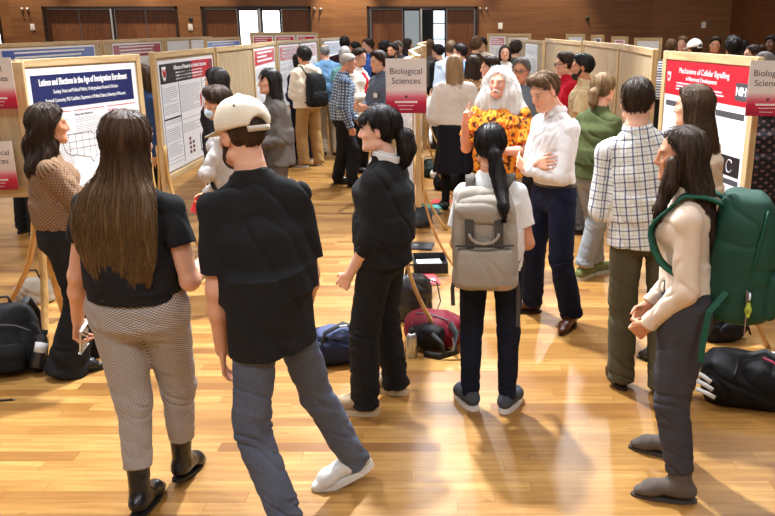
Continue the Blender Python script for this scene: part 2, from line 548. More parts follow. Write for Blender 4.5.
# ------------------------------------------------------------------ people
SKIN = dict(fair=srgb(226, 172, 142), pale=srgb(236, 190, 164), tan=srgb(205, 146, 110), brown=srgb(150, 98, 68), ruddy=srgb(224, 160, 132), dark=srgb(92, 60, 44))
TORSO_M = [(-.11, 0, 0, .150, .080, .085), (-.06, 0, 0, .168, .098, .112), (.0, 0, 0, .170, .100, .120), (.07, 0, 0, .160, .102, .108), (.19, 0, 0, .146, .104, .094),
           (.32, 0, 0, .158, .115, .112), (.40, 0, 0, .168, .118, .116), (.455, 0, 0, .142, .098, .106), (.500, 0, -.01, .098, .072, .090), (.545, 0, -.015, .070, .054, .066), (.585, 0, -.015, .052, .045, .052)]
TORSO_F = [(-.11, 0, 0, .140, .075, .080), (-.05, 0, 0, .166, .090, .118), (.01, 0, 0, .172, .088, .118), (.08, 0, 0, .156, .090, .096), (.18, 0, 0, .124, .083, .080),
           (.26, 0, 0, .131, .096, .088), (.345, 0, 0, .144, .128, .098), (.40, 0, 0, .140, .098, .096), (.435, 0, -.005, .112, .076, .086), (.470, 0, -.01, .078, .058, .072), (.51, 0, -.012, .056, .046, .054), (.55, 0, -.012, .046, .042, .046)]

class Rig: pass

def make_rig(H, sex, lean, twist, head, arms, feet, wf, pel_yaw=0.0, hipdrop=0.0, neckf=0.0):
    r = Rig(); m = sex == 'm'; s = H / (1.78 if m else 1.66); r.s = s; r.H = H; r.m = m; r.wf = wf
    r.hs = (H / (1.78 if m else 1.66)) ** 0.6 * (1.0 if m else 0.955)
    th, sn, ank = .245 * H, .232 * H, .047 * H
    hz = 9.0
    r.Pf = rz(rad(pel_yaw))
    hx = {d: r.Pf @ V(sg * .092 * s, 0, 0) for d, sg in (('L', -1), ('R', 1))}
    r.foot = {}
    for d in 'LR':
        fx, fy, lift, yaw, pit = feet[d]
        r.foot[d] = (V(fx, fy, 0), lift, rad(yaw), rad(pit))
        # ankle position: heel raise pivots about the ball of the foot
        Ry = rz(rad(yaw)); ball = V(0, .10, .02)
        Rf = Ry @ rx(-rad(pit))
        ak = V(fx, fy, 0) + Ry @ ball + Rf @ (V(0, 0, ank) - ball) + V(0, 0, lift)
        r.foot[d] = (V(fx, fy, lift), Rf, Ry, ball, ak)
        hor = np.linalg.norm((ak - hx[d])[:2]); hz = min(hz, ak[2] + math.sqrt(max((th + sn) ** 2 * .992 - hor ** 2, .01)))
    r.hz = hz - hipdrop
    r.org = V(0, 0, r.hz)
    r.hip, r.knee, r.ankle = {}, {}, {}
    for d in 'LR':
        h = hx[d] + r.org; ak = r.foot[d][4]; v = ak - h; L = np.linalg.norm(v); u = v / L
        a = (th * th - sn * sn + L * L) / (2 * L); hh = math.sqrt(max(th * th - a * a, 0))
        f = r.foot[d][2] @ V(0, 1, 0) * .5 + r.Pf @ V(0, 1, 0) * .8
        f = nrm(f - u * (f @ u))
        r.hip[d], r.knee[d], r.ankle[d] = h, h + u * a + f * hh, ak
    p, ro = lean
    r.C = rz(rad(twist)) @ ry(rad(ro)) @ rx(-rad(p))
    r.tab = TORSO_M if m else TORSO_F
    sx, sy, st = (.170, -.012, .450) if m else (.145, -.010, .402)
    ual, fal = .172 * H, .150 * H
    r.sh, r.el, r.wr, r.arm = {}, {}, {}, {}
    for d, sg in (('L', -1), ('R', 1)):
        a = arms[d]; sh = r.org + r.C @ (V(sg * sx * wf, sy, st + a.get('shrug', 0)) * s)
        el = sh + r.C @ nrm(a['ua']) * ual; fd = r.C @ nrm(a['fa']); wr = el + fd * fal
        r.sh[d], r.el[d], r.wr[d] = sh, el, wr
        hd = r.C @ nrm(a['hd']) if a.get('hd') is not None else fd
        pn = r.C @ nrm(a.get('pn', (-sg, 0, 0))); pn = pn - hd * (pn @ hd)
        if np.linalg.norm(pn) < .1: pn = r.C @ V(0, 0, 1) - hd * (hd @ (r.C @ V(0, 0, 1)))
        r.arm[d] = (hd, nrm(pn), a.get('curl', .35), sg, a.get('point', False))
    tn = .575 if m else .535
    r.nb = r.org + r.C @ (V(0, -.012, tn - .03) * s)
    y, pi, rl = head
    r.Hm = rz(rad(y)) @ ry(rad(rl)) @ rx(-rad(pi))
    r.hc = r.nb + r.C @ V(0, .012 + neckf, .066) * s + r.Hm @ V(0, .022, .085) * r.hs
    top = (r.hc + r.Hm @ V(0, 0, .117) * r.hs)[2]
    r.top = top
    return r

def torso(F, r, g=0.0, lo=-.12, hi=.7, k=.05, shoulders=True, hang=None, shoulder_r=None, bell=0.0):
    """pelvis and chest, grown outward by g; hang = least half width/depth kept below the chest (a loose hem)"""
    s = r.s; rows = [(t, cx, cy, w * r.wf, df * (.5 + .5 * r.wf), db * (.5 + .5 * r.wf)) for t, cx, cy, w, df, db in r.tab]
    def grow(rows):
        o = []
        for t, cx, cy, w, df, db in rows:
            gg = g
            if hang is not None and t < .36:
                q = min(1.0, (.36 - t) / .30)
                w = max(w, hang[0] * (1 - .0 * q) + bell * q); df = max(df, hang[1] + bell * q); db = max(db, hang[2] + bell * q)
            o.append((t * s, cx * s, cy * s, w * s + gg, df * s + gg, db * s + gg))
        return o
    def clipk(rows, a, b):
        q, tb = pchip_table([x[0] for x in rows], [x[1:] for x in rows])
        ts = sorted([t for t in [x[0] for x in rows] if a < t < b] + [a, b])
        return [(t, *[np.interp(t, q, tb[:, i]) for i in range(5)]) for t in ts]
    full = grow(rows); t0, t1 = full[0][0], full[-1][0]
    a, b = max(lo * s, t0), min(.2 * s, hi * s)
    if a < b: F.loft(r.org, r.Pf, clipk(full, a, b), k=k)
    a, b = max(.10 * s, lo * s), min(t1, hi * s)
    if a < b: F.loft(r.org, r.C, clipk(full, a, b), k=k)
    if shoulders:
        R = (shoulder_r or ((.050 if r.m else .043) * s)) + g
        for d, sg in (('L', -1), ('R', 1)):
            F.cap(r.org + r.C @ (V(sg * .045, -.018, .505 if r.m else .456) * s), r.sh[d], R * .78, R * .96, k=.03)

def arm_r(r, i):
    return ((.051, .042, .041, .029) if r.m else (.043, .036, .035, .0245))[i] * r.s

def hand(F, r, d):
    hd, pn, curl, sg, point = r.arm[d]; w = r.wr[d]; sc = r.H / 1.75 * (1.0 if r.m else .92)
    th = nrm(np.cross(hd, pn)) * sg
    fl = (pn, .62)
    k0 = w + hd * .085 * sc
    for i in range(4):
        F.cap(w + hd * .012 * sc + th * (i - 1.5) * .012 * sc, k0 + th * (i - 1.5) * .021 * sc, .019 * sc, .0135 * sc, k=.008, flat=fl)
    lens = [(.030, .021, .018), (.038, .026, .020), (.042, .028, .021), (.038, .024, .020)]
    for i in range(4):
        p = k0 + th * (i - 1.5) * .0215 * sc; ang = 0.0
        fan = (i - 1.5) * .07
        c = curl * (1.15 - .1 * i)
        if point and i == 3: c = .12
        for j in range(3):
            ang += c * (1.0, 1.15, .8)[j]
            dr = nrm(hd * math.cos(ang) + pn * math.sin(ang) + th * fan * math.cos(ang))
            q = p + dr * lens[i][j] * sc
            F.cap(p, q, (.0088, .0080, .0072)[j] * sc, (.0080, .0072, .0062)[j] * sc, k=.003); p = q
    b = w + hd * .022 * sc + th * .022 * sc
    d1 = nrm(hd * .62 + th * .72 + pn * (.25 + .35 * curl)); d2 = nrm(hd * .85 + th * (.42 - .3 * curl) + pn * (.25 + .6 * curl))
    m1 = b + d1 * .042 * sc; m2 = m1 + d2 * .031 * sc; m3 = m2 + nrm(d2 + hd * .3) * .024 * sc
    F.cap(b, m1, .015 * sc, .0112 * sc, k=.012).cap(m1, m2, .0102 * sc, .0092 * sc, k=.003).cap(m2, m3, .0092 * sc, .0074 * sc, k=.002)

def head_field(F, r, jaw=1.0):
    h = r.hs; Hm = r.Hm; c = r.hc
    P = lambda x, y, z: c + Hm @ V(x, y, z) * h
    e = lambda p, rr, k=.02, mode='u': F.ell(P(*p), np.array(rr) * h, Hm, k * h, mode)
    F.cap(r.nb, P(0, -.018, -.075), (.060 if r.m else .049) * r.s, (.056 if r.m else .047) * h, k=.03)
    e((0, -.014, .032), (.0745, .096, .086))
    e((0, .022, -.028), (.064, .068, .082), .03)
    e((0, .046, -.078), (.046 * jaw, .042, .032), .03)
    F.cap(P(-.012, .080, -.098), P(.012, .080, -.098), .014 * h, k=.02)
    F.cap(P(-.034, .074, .026), P(.034, .074, .026), .014 * h, k=.018)
    for sx in (-1, 1):
        F.cap(P(sx * .040, .066, -.022), P(sx * .050, .045, -.012), .016 * h, k=.02)
        F.cap(P(sx * .056, .0, -.07), P(sx * .030, .062, -.088), .018 * h, .014 * h, k=.022)
        e((sx * .032, .098, .004), (.017, .018, .012), .012, 's')
        e((sx * .032, .0735, .003), (.0135, .0125, .0115), .003)
        F.ell(P(sx * .078, -.006, -.006), np.array((.010, .020, .031)) * h, Hm @ rz(sx * -.35) @ rx(-.2), .008 * h)
        F.ell(P(sx * .0875, .002, -.004), np.array((.006, .010, .016)) * h, Hm, .006 * h, 's')
    F.cap(P(0, .088, .014), P(0, .107, -.026), .0075 * h, .0105 * h, k=.014)
    F.cap(P(-.010, .096, -.031), P(.010, .096, -.031), .0085 * h, k=.008)
    F.cap(P(-.019, .0805, -.0565), P(.019, .0805, -.0565), .0075 * h, k=.008)
    F.cap(P(-.016, .0800, -.0680), P(.016, .0800, -.0680), .0078 * h, k=.006)
    F.cap(P(-.022, .0945, -.0625), P(.022, .0945, -.0625), .0036 * h, k=.004, mode='s')

def head_tone(v, r, base, hairc, lips):
    p = (v - r.hc) @ r.Hm / r.hs
    col = np.tile(np.array([*base, 1.0]), (len(v), 1))
    def blend(m, c):
        m = np.clip(m, 0, 1)[:, None]; col[:, :3] = col[:, :3] * (1 - m) + np.array(c) * m
    ax = np.abs(p[:, 0]); y, z = p[:, 1], p[:, 2]
    front = y > .055
    red = tuple(np.clip(np.array(base) * np.array((1.08, .72, .68)), 0, 1))
    blend(.28 * np.exp(-(((ax - .042) / .018) ** 2 + ((z + .03) / .02) ** 2)) * front, red)
    blend(.28 * np.exp(-((p[:, 0] / .015) ** 2 + ((z + .03) / .012) ** 2)) * (y > .09), red)
    blend(.3 * (np.abs(p[:, 0]) > .076) * (np.abs(z) < .05) * (np.abs(y) < .04), red)
    blend(.85 * front * (y > .07) * np.exp(-((ax / .021) ** 4 + ((z + .0625) / .0105) ** 4)), lips)
    blend(.8 * front * np.exp(-(((ax - .033) / .018) ** 4 + ((z - .0265 + .12 * (ax - .033)) / .0048) ** 4)), hairc)
    ey = (ax - .032) ** 2 + (z - .003) ** 2
    blend(1.0 * front * (ey < .0115 ** 2) * (np.abs(z - .003) < .0066), (.62, .58, .55))
    blend(1.0 * front * (ey < .0062 ** 2), (.035, .022, .015))
    blend(.7 * front * (np.abs(z - .0105) < .0022) * (np.abs(ax - .032) < .0125), (.05, .03, .025))
    return col

def body_mesh(r, root, base, hairc, q, jaw=1.0, lips=None, lf=.84):
    F = Field(); s = r.s
    torso(F, r, -.006)
    for d in 'LR':
        F.cap(r.sh[d], r.el[d], arm_r(r, 0), arm_r(r, 1), k=.025)
        F.cap(r.el[d], r.el[d] + (r.wr[d] - r.el[d]) * .35, arm_r(r, 1) * .98, arm_r(r, 2) * 1.04, k=.02)
        F.cap(r.el[d] + (r.wr[d] - r.el[d]) * .35, r.wr[d], arm_r(r, 2) * 1.04, arm_r(r, 3), k=.02, flat=(r.arm[d][1], .92))
        hand(F, r, d)
        tr = (.084, .056) if r.m else (.085, .054)
        F.cap(r.hip[d] + V(0, 0, -.01), r.knee[d], tr[0] * s * lf, tr[1] * s * lf, k=.03)
        cm = r.knee[d] + (r.ankle[d] - r.knee[d]) * .32
        back = -(r.foot[d][2] @ V(0, 1, 0)) * (.012 if lf > .9 else .003)
        F.cap(r.knee[d], cm + back, .052 * s * lf, .055 * s * lf, k=.03).cap(cm + back, r.ankle[d], .055 * s * lf, .036 * s, k=.03)
        o, Rf, Ry, ball, ak = r.foot[d]
        T = lambda x, y, z: o + Ry @ ball + Rf @ (V(x, y, z) - ball)
        L = .150 * r.H
        F.cap(T(0, -.025, .048), T(0, .05, .054), .020, .022, k=.02).cap(T(0, .05, .054), T(0, L - .11, .042), .022, .014, k=.02)
    head_field(F, r, jaw)
    v, qd = F.build(q)
    lips = lips or tuple(np.array(base) * np.array((.85, .48, .48)))
    col = head_tone(v, r, base, hairc, lips)
    return mesh_obj('body', v, qd, skin('skin'), root, attrs={'tone': ('color', col)})

# ---- hair
def hair_mesh(r, root, q, hd, name='hair'):
    F = Field(); h = r.hs; Hm = r.Hm; c = r.hc; st = hd['style']; m = hd['mat']
    P = lambda x, y, z: c + Hm @ V(x, y, z) * h
    e = lambda p, rr, k=.02, mode='u', Rm=None: F.ell(P(*p), np.array(rr) * h, Hm if Rm is None else Hm @ Rm, k * h, mode)
    vol = hd.get('vol', .0)
    amp = hd.get('amp', .004)
    if st != 'beard':
        sx_ = .0795 if st == 'short' else .082
        e((0, -.016, .034), (sx_ + vol, .104 + vol, .094 + vol))
        if st in ('short', 'bald'):
            if st == 'short': e((0, .016, .078 + vol), (.068, .066, .042 + hd.get('top', 0)), .025)
            fy = hd.get('line', .070)
            F.half(P(0, fy - .004, .078), Hm @ V(0, .80, -.60), c - .3, c + .3, k=.012)
            if st == 'bald': F.ell(P(0, .03, .105), np.array((.066, .115, .062)) * h, Hm, .006, 's')
            F.half(P(0, 0, hd.get('nape', -.068)), Hm @ V(0, .25, -1), c - .3, c + .3, k=.006)
        else:
            # hairline: swept from the parting past the temples to below the ears
            F.half(P(0, hd.get('line', .066), .082), Hm @ V(0, .80, -.60), c - .3, c + .3, k=.006)
        if hd.get('bangs'):
            F.ell(P(0, .068, .054), np.array((.066, .028, .036)) * h, Hm @ rx(.18), .012)
            F.half(P(0, 0, .022), Hm @ V(0, 0, -1), P(-.1, .055, -.02).clip(-9, 9) - .03, P(.1, .13, .02) + .03, k=.004) if False else None
        if hd.get('quiff'):
            e((.012, .040, .108), (.056, .046, .030), .02); e((-.030, .048, .104), (.034, .034, .026), .02)
    Y = rz(hd.get('yaw', 0.0))
    if st in ('long', 'bob', 'wild'):
        # falls straight down, following the head's heading only
        fw = Hm @ V(0, 1, 0) * hd.get('follow', .5) + r.C @ V(0, 1, 0) * (1 - hd.get('follow', .5)); fw[2] = 0; G = basis((0, 0, 1), fw)
        rows = hd['rows']                      # (z, cx, cy, half width, front, back)
        rows = sorted([(z, cx, cy, w, a, b) for z, cx, cy, w, a, b in rows])
        F.loft(c, G, [(z * 1.0, cx, cy, w, a, b) for z, cx, cy, w, a, b in rows], n=hd.get('n', 2.0), k=.03)
        if hd.get('facecut', True):
            # leave the face and throat free
            F.cap(P(0, .120, .035), P(0, .118, -.16), .068 * h, .066 * h, k=.012, mode='s', flat=(Hm @ V(1, 0, 0), .93))
        for sg, pts in hd.get('locks', []):
            pp = [c + G @ V(sg * x, y, z) for x, y, z, _ in pts]; rr = [p[3] for p in pts]
            for a in range(len(pp) - 1): F.cap(pp[a], pp[a + 1], rr[a], rr[a + 1], k=.02)
    if st == 'pony':
        pts = [P(*p[:3]) if p[4] == 'h' else c + p_ for p, p_ in [(p, V(*p[:3])) for p in hd['tail']]]; rr = [p[3] for p in hd['tail']]
        for a in range(len(pts) - 1): F.cap(pts[a], pts[a + 1], rr[a], rr[a + 1], k=.012)
    if st == 'beard':
        e((0, .056, -.078), (.056, .046, .048)); e((0, .092, -.046), (.026, .012, .009), .008)
        F.half(P(0, .03, -.038), Hm @ V(0, .25, 1), c - .3, c + .3, k=.006)
        for sg in (-1, 1): F.cap(P(sg * .068, .012, -.02), P(sg * .052, .03, -.07), .012 * h, .016 * h, k=.02)
        F.cap(P(-.018, .097, -.060), P(.018, .097, -.060), .007 * h, k=.003, mode='s')
    if st == 'moustache': pass
    v, qd = F.build(q)
    p = (v - c) @ Hm / h
    ang = np.arctan2(p[:, 0], -p[:, 1] + .0)
    el = np.arccos(np.clip((p[:, 2] - .03) / np.maximum(np.linalg.norm(p - V(0, 0, .03), axis=1), 1e-6), -1, 1))
    along = np.where(p[:, 2] > .03, el * .09, .14 + (.03 - p[:, 2]))
    fl = np.stack([ang * .1, along, np.zeros(len(v))], 1)
    nn = vnormals(v, qd)
    wav = hd.get('wave', 0.0)
    d = amp * (noise(np.stack([fl[:, 0] * 70 + (wav * np.sin(along * 34) if wav else 0), along * 5, p[:, 1] * 3], 1)) + .6 * noise(np.stack([fl[:, 0] * 190, along * 7, p[:, 1] * 9], 1)))
    if hd.get('curl'): d = d + hd['curl'] * noise(v * 55)
    if wav: d = d + .012 * wav * np.sin(along * 30 + fl[:, 0] * 30) * np.clip(along - .12, 0, .1) * 10
    v = v + nn * d[:, None]
    if hd.get('ragged'):
        low = along > along.max() - .12
        v[:, 2] -= np.where(low, hd['ragged'] * noise(np.stack([fl[:, 0] * 120, fl[:, 0] * 0, p[:, 1] * 20], 1)) * np.clip((along - (along.max() - .12)) / .12, 0, 1), 0)
    ob = mesh_obj(name, v, qd, m, root, attrs={'flow': ('vec', fl)})
    if hd.get('strands') is None and q < .0125 and st in ('short', 'pony', 'long', 'bob'): hd = dict(hd, strands=260, steps=6 if st == 'short' else 10)
    if hd.get('strands'): strands(r, v, qd, fl, ob, m, hd['strands'], steps=hd.get('steps', 14))
    return ob

def strands(r, v, qd, fl, parent, m, count, rad_=.0016, steps=14, step=.022, lift=.002, seed=3):
    """loose strands lying along the fall of the hair"""
    from mathutils.kdtree import KDTree
    n = vnormals(v, qd); kd = KDTree(len(v))
    for i, p in enumerate(v): kd.insert(p, i)
    kd.balance()
    rs = np.random.RandomState(seed); V_, Q_, A_ = [], [], []; base = 0
    hz = r.Hm @ V(0, 0, 1); crown = r.hc + r.Hm @ V(0, -.03, .12) * r.hs
    for i0 in rs.choice(len(v), count):
        p = v[i0].copy(); pts = []; fa = fl[i0, 0] + rs.uniform(-.004, .004); lf = lift + rs.rand() ** 3 * .006; al = fl[i0, 1]
        for k in range(steps):
            _, j, dist = kd.find(p)
            if dist > .03: break
            nn = n[j]; pts.append(v[j] * .35 + p * .65 + nn * lf * (1 if k else .2))
            away = p - crown; away = away - hz * (away @ hz)
            g = V(0, 0, -1.0) + (nrm(away) * 1.4 if (p - r.hc) @ hz > .03 * r.hs else 0)
            d = nrm(g - nn * (g @ nn) + rs.randn(3) * .10); p = v[j] + nn * ((p - v[j]) @ nn) * .3 + (p - v[j] - nn * ((p - v[j]) @ nn)) + d * step
        if len(pts) < 4: continue
        pts = np.array(pts); t = np.gradient(pts, axis=0); t /= np.maximum(np.linalg.norm(t, axis=1), 1e-9)[:, None]
        a = np.cross(t, V(.3, .2, .9)); a /= np.maximum(np.linalg.norm(a, axis=1), 1e-9)[:, None]; b = np.cross(t, a)
        w = rad_ * (1 - .75 * np.linspace(0, 1, len(pts)) ** 2)[:, None]
        ring = [pts + w * (a * math.cos(q) + b * math.sin(q)) for q in (0, 2.094, 4.189)]
        V_.append(np.stack(ring, 1).reshape(-1, 3)); L = len(pts)
        for k in range(L - 1):
            for s_ in range(3): Q_.append((base + k * 3 + s_, base + k * 3 + (s_ + 1) % 3, base + k * 3 + 3 + (s_ + 1) % 3, base + k * 3 + 3 + s_))
        A_.append(np.stack([np.full(L * 3, fa + rs.uniform(0, 3)), np.repeat(al + np.arange(L) * step, 3), np.zeros(L * 3)], 1)); base += L * 3
    if not V_: return None
    return mesh_obj('hair_strands', np.concatenate(V_), np.array(Q_), m, parent, attrs={'flow': ('vec', np.concatenate(A_))})

# ---- clothes
def cloth_flow(v, r, parts='top'):
    if parts == 'top':
        p = (v - r.org) @ r.C
        u = np.where(np.abs(p[:, 1]) > -1, np.arctan2(p[:, 0], np.abs(p[:, 1]) + .10) * .19, 0); u = u + np.where(p[:, 1] > 0, .6, 0)
        fl = np.stack([u, p[:, 2], np.zeros(len(v))], 1)
        for d, sg in (('L', -1), ('R', 1)):
            best = None
            for a, b, off in ((r.sh[d], r.el[d], 0), (r.el[d], r.wr[d], np.linalg.norm(r.el[d] - r.sh[d]))):
                ba = b - a; t = np.clip(((v - a) @ ba) / (ba @ ba), 0, 1); q = v - a - t[:, None] * ba; dist = np.linalg.norm(q, axis=1)
                B = basis(ba, r.C @ V(0, 1, 0)); ang = np.arctan2(q @ B[:, 0], q @ B[:, 1]) * .055
                rec = (dist, ang, off + t * np.linalg.norm(ba))
                best = rec if best is None else tuple(np.where(rec[0] < best[0], rec[i], best[i]) for i in range(3))
            inside = (np.abs(p[:, 0]) < .158 * r.s * r.wf)
            msk = (best[0] < .10 * r.s) & ~inside
            fl[msk, 0] = best[1][msk] + 1.3 + sg * .3; fl[msk, 1] = -best[2][msk] + r.s * .5
        return fl
    fl = np.zeros((len(v), 3)); bd = np.full(len(v), 9.0)
    for d, sg in (('L', -1), ('R', 1)):
        off = 0
        for a, b in ((r.hip[d] + V(0, 0, .2), r.knee[d]), (r.knee[d], r.ankle[d])):
            ba = b - a; t = np.clip(((v - a) @ ba) / (ba @ ba), 0, 1); q = v - a - t[:, None] * ba; dist = np.linalg.norm(q, axis=1)
            B = basis(ba, r.Pf @ V(0, 1, 0)); ang = np.arctan2(q @ B[:, 0], q @ B[:, 1]) * .085
            mk = dist < bd; bd[mk] = dist[mk]; fl[mk, 0] = ang[mk] + sg * .5; fl[mk, 1] = (off + t * np.linalg.norm(ba))[mk]
            off += np.linalg.norm(ba)
    return fl

def wrinkle(v, qd, amp, f, seed=0.0, mask=None):
    n = vnormals(v, qd)
    v0 = v; v = np.stack([v[:, 0] + .45 * v[:, 2], v[:, 1] - .3 * v[:, 2], v[:, 2] + .5 * v[:, 0]], 1)
    a = noise(v * np.array(f) + seed + noise(v * 5.0)[:, None] * .8); b = noise(v * np.array(f) * 2.1 + 7.3 + seed)
    c = np.clip(1 - np.abs(a) * 1.5, 0, 1) ** 3
    e = noise(v * np.array(f) * .55 + 3.1 + seed)
    d = amp * (.30 * e - .75 * c + .26 * b + .22)
    if mask is not None: d = d * mask
    return v0 + n * d[:, None]

def top_mesh(r, root, q, t, name='shirt'):
    F = Field(); s = r.s; g = t.get('g', .014); hem = t.get('hem', -.05)
    torso(F, r, g, lo=max(hem, -.11), hi=t.get('neck', .57 if r.m else .525), hang=t.get('hang', ((.176, .112, .126) if r.m else (.172, .106, .132)) if hem < .02 else None), bell=t.get('bell', 0.0), k=.045)
    if hem < -.11:      # a coat or long hem hangs below the hips
        w = (.19 if r.m else .185) * s * r.wf + g; 
        F.loft(r.org, r.Pf, [(hem * s, 0, 0, w + t.get('flare', .01), .13 * s + g, .13 * s + g), (-.04 * s, 0, 0, w - .012, .11 * s + g, .125 * s + g), (.1 * s, 0, 0, w - .03, .1 * s + g, .1 * s + g)], k=.05)
    if t.get('bust'):
        for sg in (-1, 1): F.ell(r.org + r.C @ (V(sg * .07, .075, .345) * s), V(.068, .065, .068) * s, r.C, .04)
    sl = t.get('sleeve', 'short'); sg_ = t.get('sg', g)
    for d in 'LR':
        u0, u1, u2, u3 = [arm_r(r, i) + sg_ for i in range(4)]
        S, E, W = r.sh[d], r.el[d], r.wr[d]
        puff = t.get('puff', 0)
        if sl == 'none': continue
        if sl in ('short', 'cap'):
            f = t.get('slen', .62 if sl == 'short' else .38)
            F.cap(S, S + (E - S) * f, u0 + .001, u0 + .003 + t.get('sflare', .004), k=.014, cutb=True)
        else:
            f = dict(long=1.0, roll=.45, elbow=.12, three=.6)[sl]; f = t.get('flen', f)
            F.cap(S, E, u0 + .001 + puff * .5, u1 + .004 + puff, k=.025)
            en = E + (W - E) * f
            F.cap(E, en, u1 + .004 + puff, (u1 + (u3 - u1) * f) + t.get('cuffr', .0) , k=.025, cutb=True)
            if sl in ('roll', 'elbow'):
                F.cap(en - nrm(W - E) * .045, en + nrm(W - E) * .004, u1 + .009, u1 + .007, k=.004, cuta=True, cutb=True)
            elif t.get('cuff', True):
                F.cap(en - nrm(W - E) * .055, en + nrm(W - E) * .003, u3 + .006, u3 + .004, k=.004, cuta=True, cutb=True)
    nbk = r.org + r.C @ (V(0, -.012, (.562 if r.m else .522)) * s)
    if t.get('collar', 'crew') == 'crew':
        F.torus(nbk - r.C @ V(0, -.006, .014) * s, r.C @ rx(.28), (.068 if r.m else .058) * s + g * .4, (.062 if r.m else .053) * s + g * .4, .008, k=.012)
    if t.get('collar') == 'hood':
        F.torus(r.org + r.C @ (V(0, -.035, .535) * s), r.C @ rx(.55), .095 * s, .085 * s, .034, k=.03)
        F.ell(r.org + r.C @ (V(0, -.115, .50) * s), V(.11, .055, .085) * s, r.C, .03)
    if t.get('vneck'):
        F.ell(r.org + r.C @ (V(0, .11, .52) * s), V(.05, .09, .13) * s, r.C, .006, 's')
    if t.get('scoop'):
        F.cap(r.nb - r.C @ V(0, 0, .02), r.nb + r.C @ V(0, .06, .1), .075 * s, .09 * s, k=.006, mode='s')
    for fn in t.get('extra', []): fn(F, r)
    v, qd = F.build(q)
    fl = cloth_flow(v, r)
    amp = t.get('wr', .013)
    v = wrinkle(v, qd, amp, t.get('wf', (12, 12, 8)), t.get('seed', 0.0))
    ob = mesh_obj(name, v, qd, t['mat'], root, attrs={'flow': ('vec', fl)})
    if t.get('collar') == 'shirt':
        cm = t.get('cmat', t['mat']); G = Field(); fr = r.C @ rx(.22)
        G.torus(nbk + r.C @ V(0, -.002, .008) * s, fr, (.066 if r.m else .057) * s, (.064 if r.m else .054) * s, .0045, k=.004, zs=5.5)
        cs = t.get('cs', 1.0); G.torus(nbk + r.C @ V(0, -.004, -.002 - .010 * (cs - 1)) * s, fr, (.075 if r.m else .065) * s * cs, (.073 if r.m else .062) * s * cs, .005, k=.006, zs=4.0 * cs ** 2)
        for sg in (-1, 1):
            G.ell(nbk + r.C @ V(sg * .040, .066, -.022) * s, V(.026, .006, .026) * s, r.C @ rz(sg * -.5) @ rx(.5), .006)
        vv, qq = G.build(min(q, .007))
        mesh_obj('collar', vv, qq, cm, ob, attrs={'flow': ('vec', cloth_flow(vv, r))})
    return ob

def pants_mesh(r, root, q, b, name='trousers'):
    F = Field(); s = r.s; g = b.get('g', .008); rise = b.get('rise', .10); kind = b.get('kind', 'straight')
    torso(F, r, g, lo=-.11, hi=rise, shoulders=False, k=.04)
    hem = b.get('hemz', .05)
    rt, rk, rh = dict(straight=(.092, .074, .072), skinny=(.088, .062, .050), wide=(.098, .092, .110), relaxed=(.096, .080, .078), flare=(.090, .068, .105), shorts=(.100, .100, .1))[kind]
    rt, rk, rh = b.get('radii', (rt, rk, rh))
    for d in 'LR':
        K, A, Hh = r.knee[d], r.ankle[d], r.hip[d]
        F.cap(Hh, K, rt * s * (1 + .3 * (r.wf - 1)), rk * s, k=.025, cutb=False)
        dr = nrm(A - K)
        L = np.linalg.norm(A - K); e = K + dr * (L - (hem - .047 * r.H))
        if kind == 'shorts':
            pass
        else:
            F.cap(K, e, rk * s, rh * s, k=.02, cutb=True)
            if b.get('cuff'):
                F.cap(e - dr * b['cuff'], e + dr * .003, rh * s + .007, rh * s + .007, k=.004, cuta=True, cutb=True)
    if kind == 'shorts':
        for d in 'LR':
            K, Hh = r.knee[d], r.hip[d]; dr = nrm(K - Hh)
            F.half(K - dr * .02, dr, K - .2, K + .2)
            F.ops[-1] = (F.ops[-1][0], np.array([K[0] - .2 if d == 'L' else (r.hip['L'][0] + r.hip['R'][0]) / 2, -1, -1]), np.array([9, 9, K[2] + .05]), .004, 'i') if False else F.ops[-1]
    for fn in b.get('extra', []): fn(F, r)
    v, qd = F.build(q)
    fl = cloth_flow(v, r, 'legs')
    amp = b.get('wr', .012)
    zz = v[:, 2] / r.hz
    kn = np.exp(-((zz - .52) / .13) ** 2); an = np.exp(-((zz - .08) / .16) ** 2); up = np.exp(-((zz - .95) / .1) ** 2)
    v = wrinkle(v, qd, amp, b.get('wf', (8, 8, 18)), b.get('seed', 0.0), .35 + .7 * kn + 1.1 * an + .3 * up)
    return mesh_obj(name, v, qd, b['mat'], root, attrs={'flow': ('vec', fl)})

def skirt_mesh(r, root, q, b):
    F = Field(); s = r.s; ln = b['len']; fl_ = b.get('flare', .04)
    F.loft(r.org, r.Pf, [(-ln, 0, 0, .185 * s + fl_, .15 * s + fl_, .16 * s + fl_), (-.12 * s, 0, 0, .188 * s, .125 * s, .142 * s), (.0, 0, 0, .186 * s, .105 * s, .135 * s), (.13 * s, 0, 0, .150 * s, .10 * s, .10 * s)], k=.02)
    v, qd = F.build(q)
    p = v - r.org; a = np.arctan2(p[:, 0], p[:, 1])
    n = vnormals(v, qd); k = np.clip(-p[:, 2] / ln, 0, 1)
    v = v + n * (np.sin(a * 11) * .010 * k)[:, None]
    return mesh_obj('skirt', v, qd, b['mat'], root, attrs={'flow': ('vec', cloth_flow(v, r, 'legs'))})

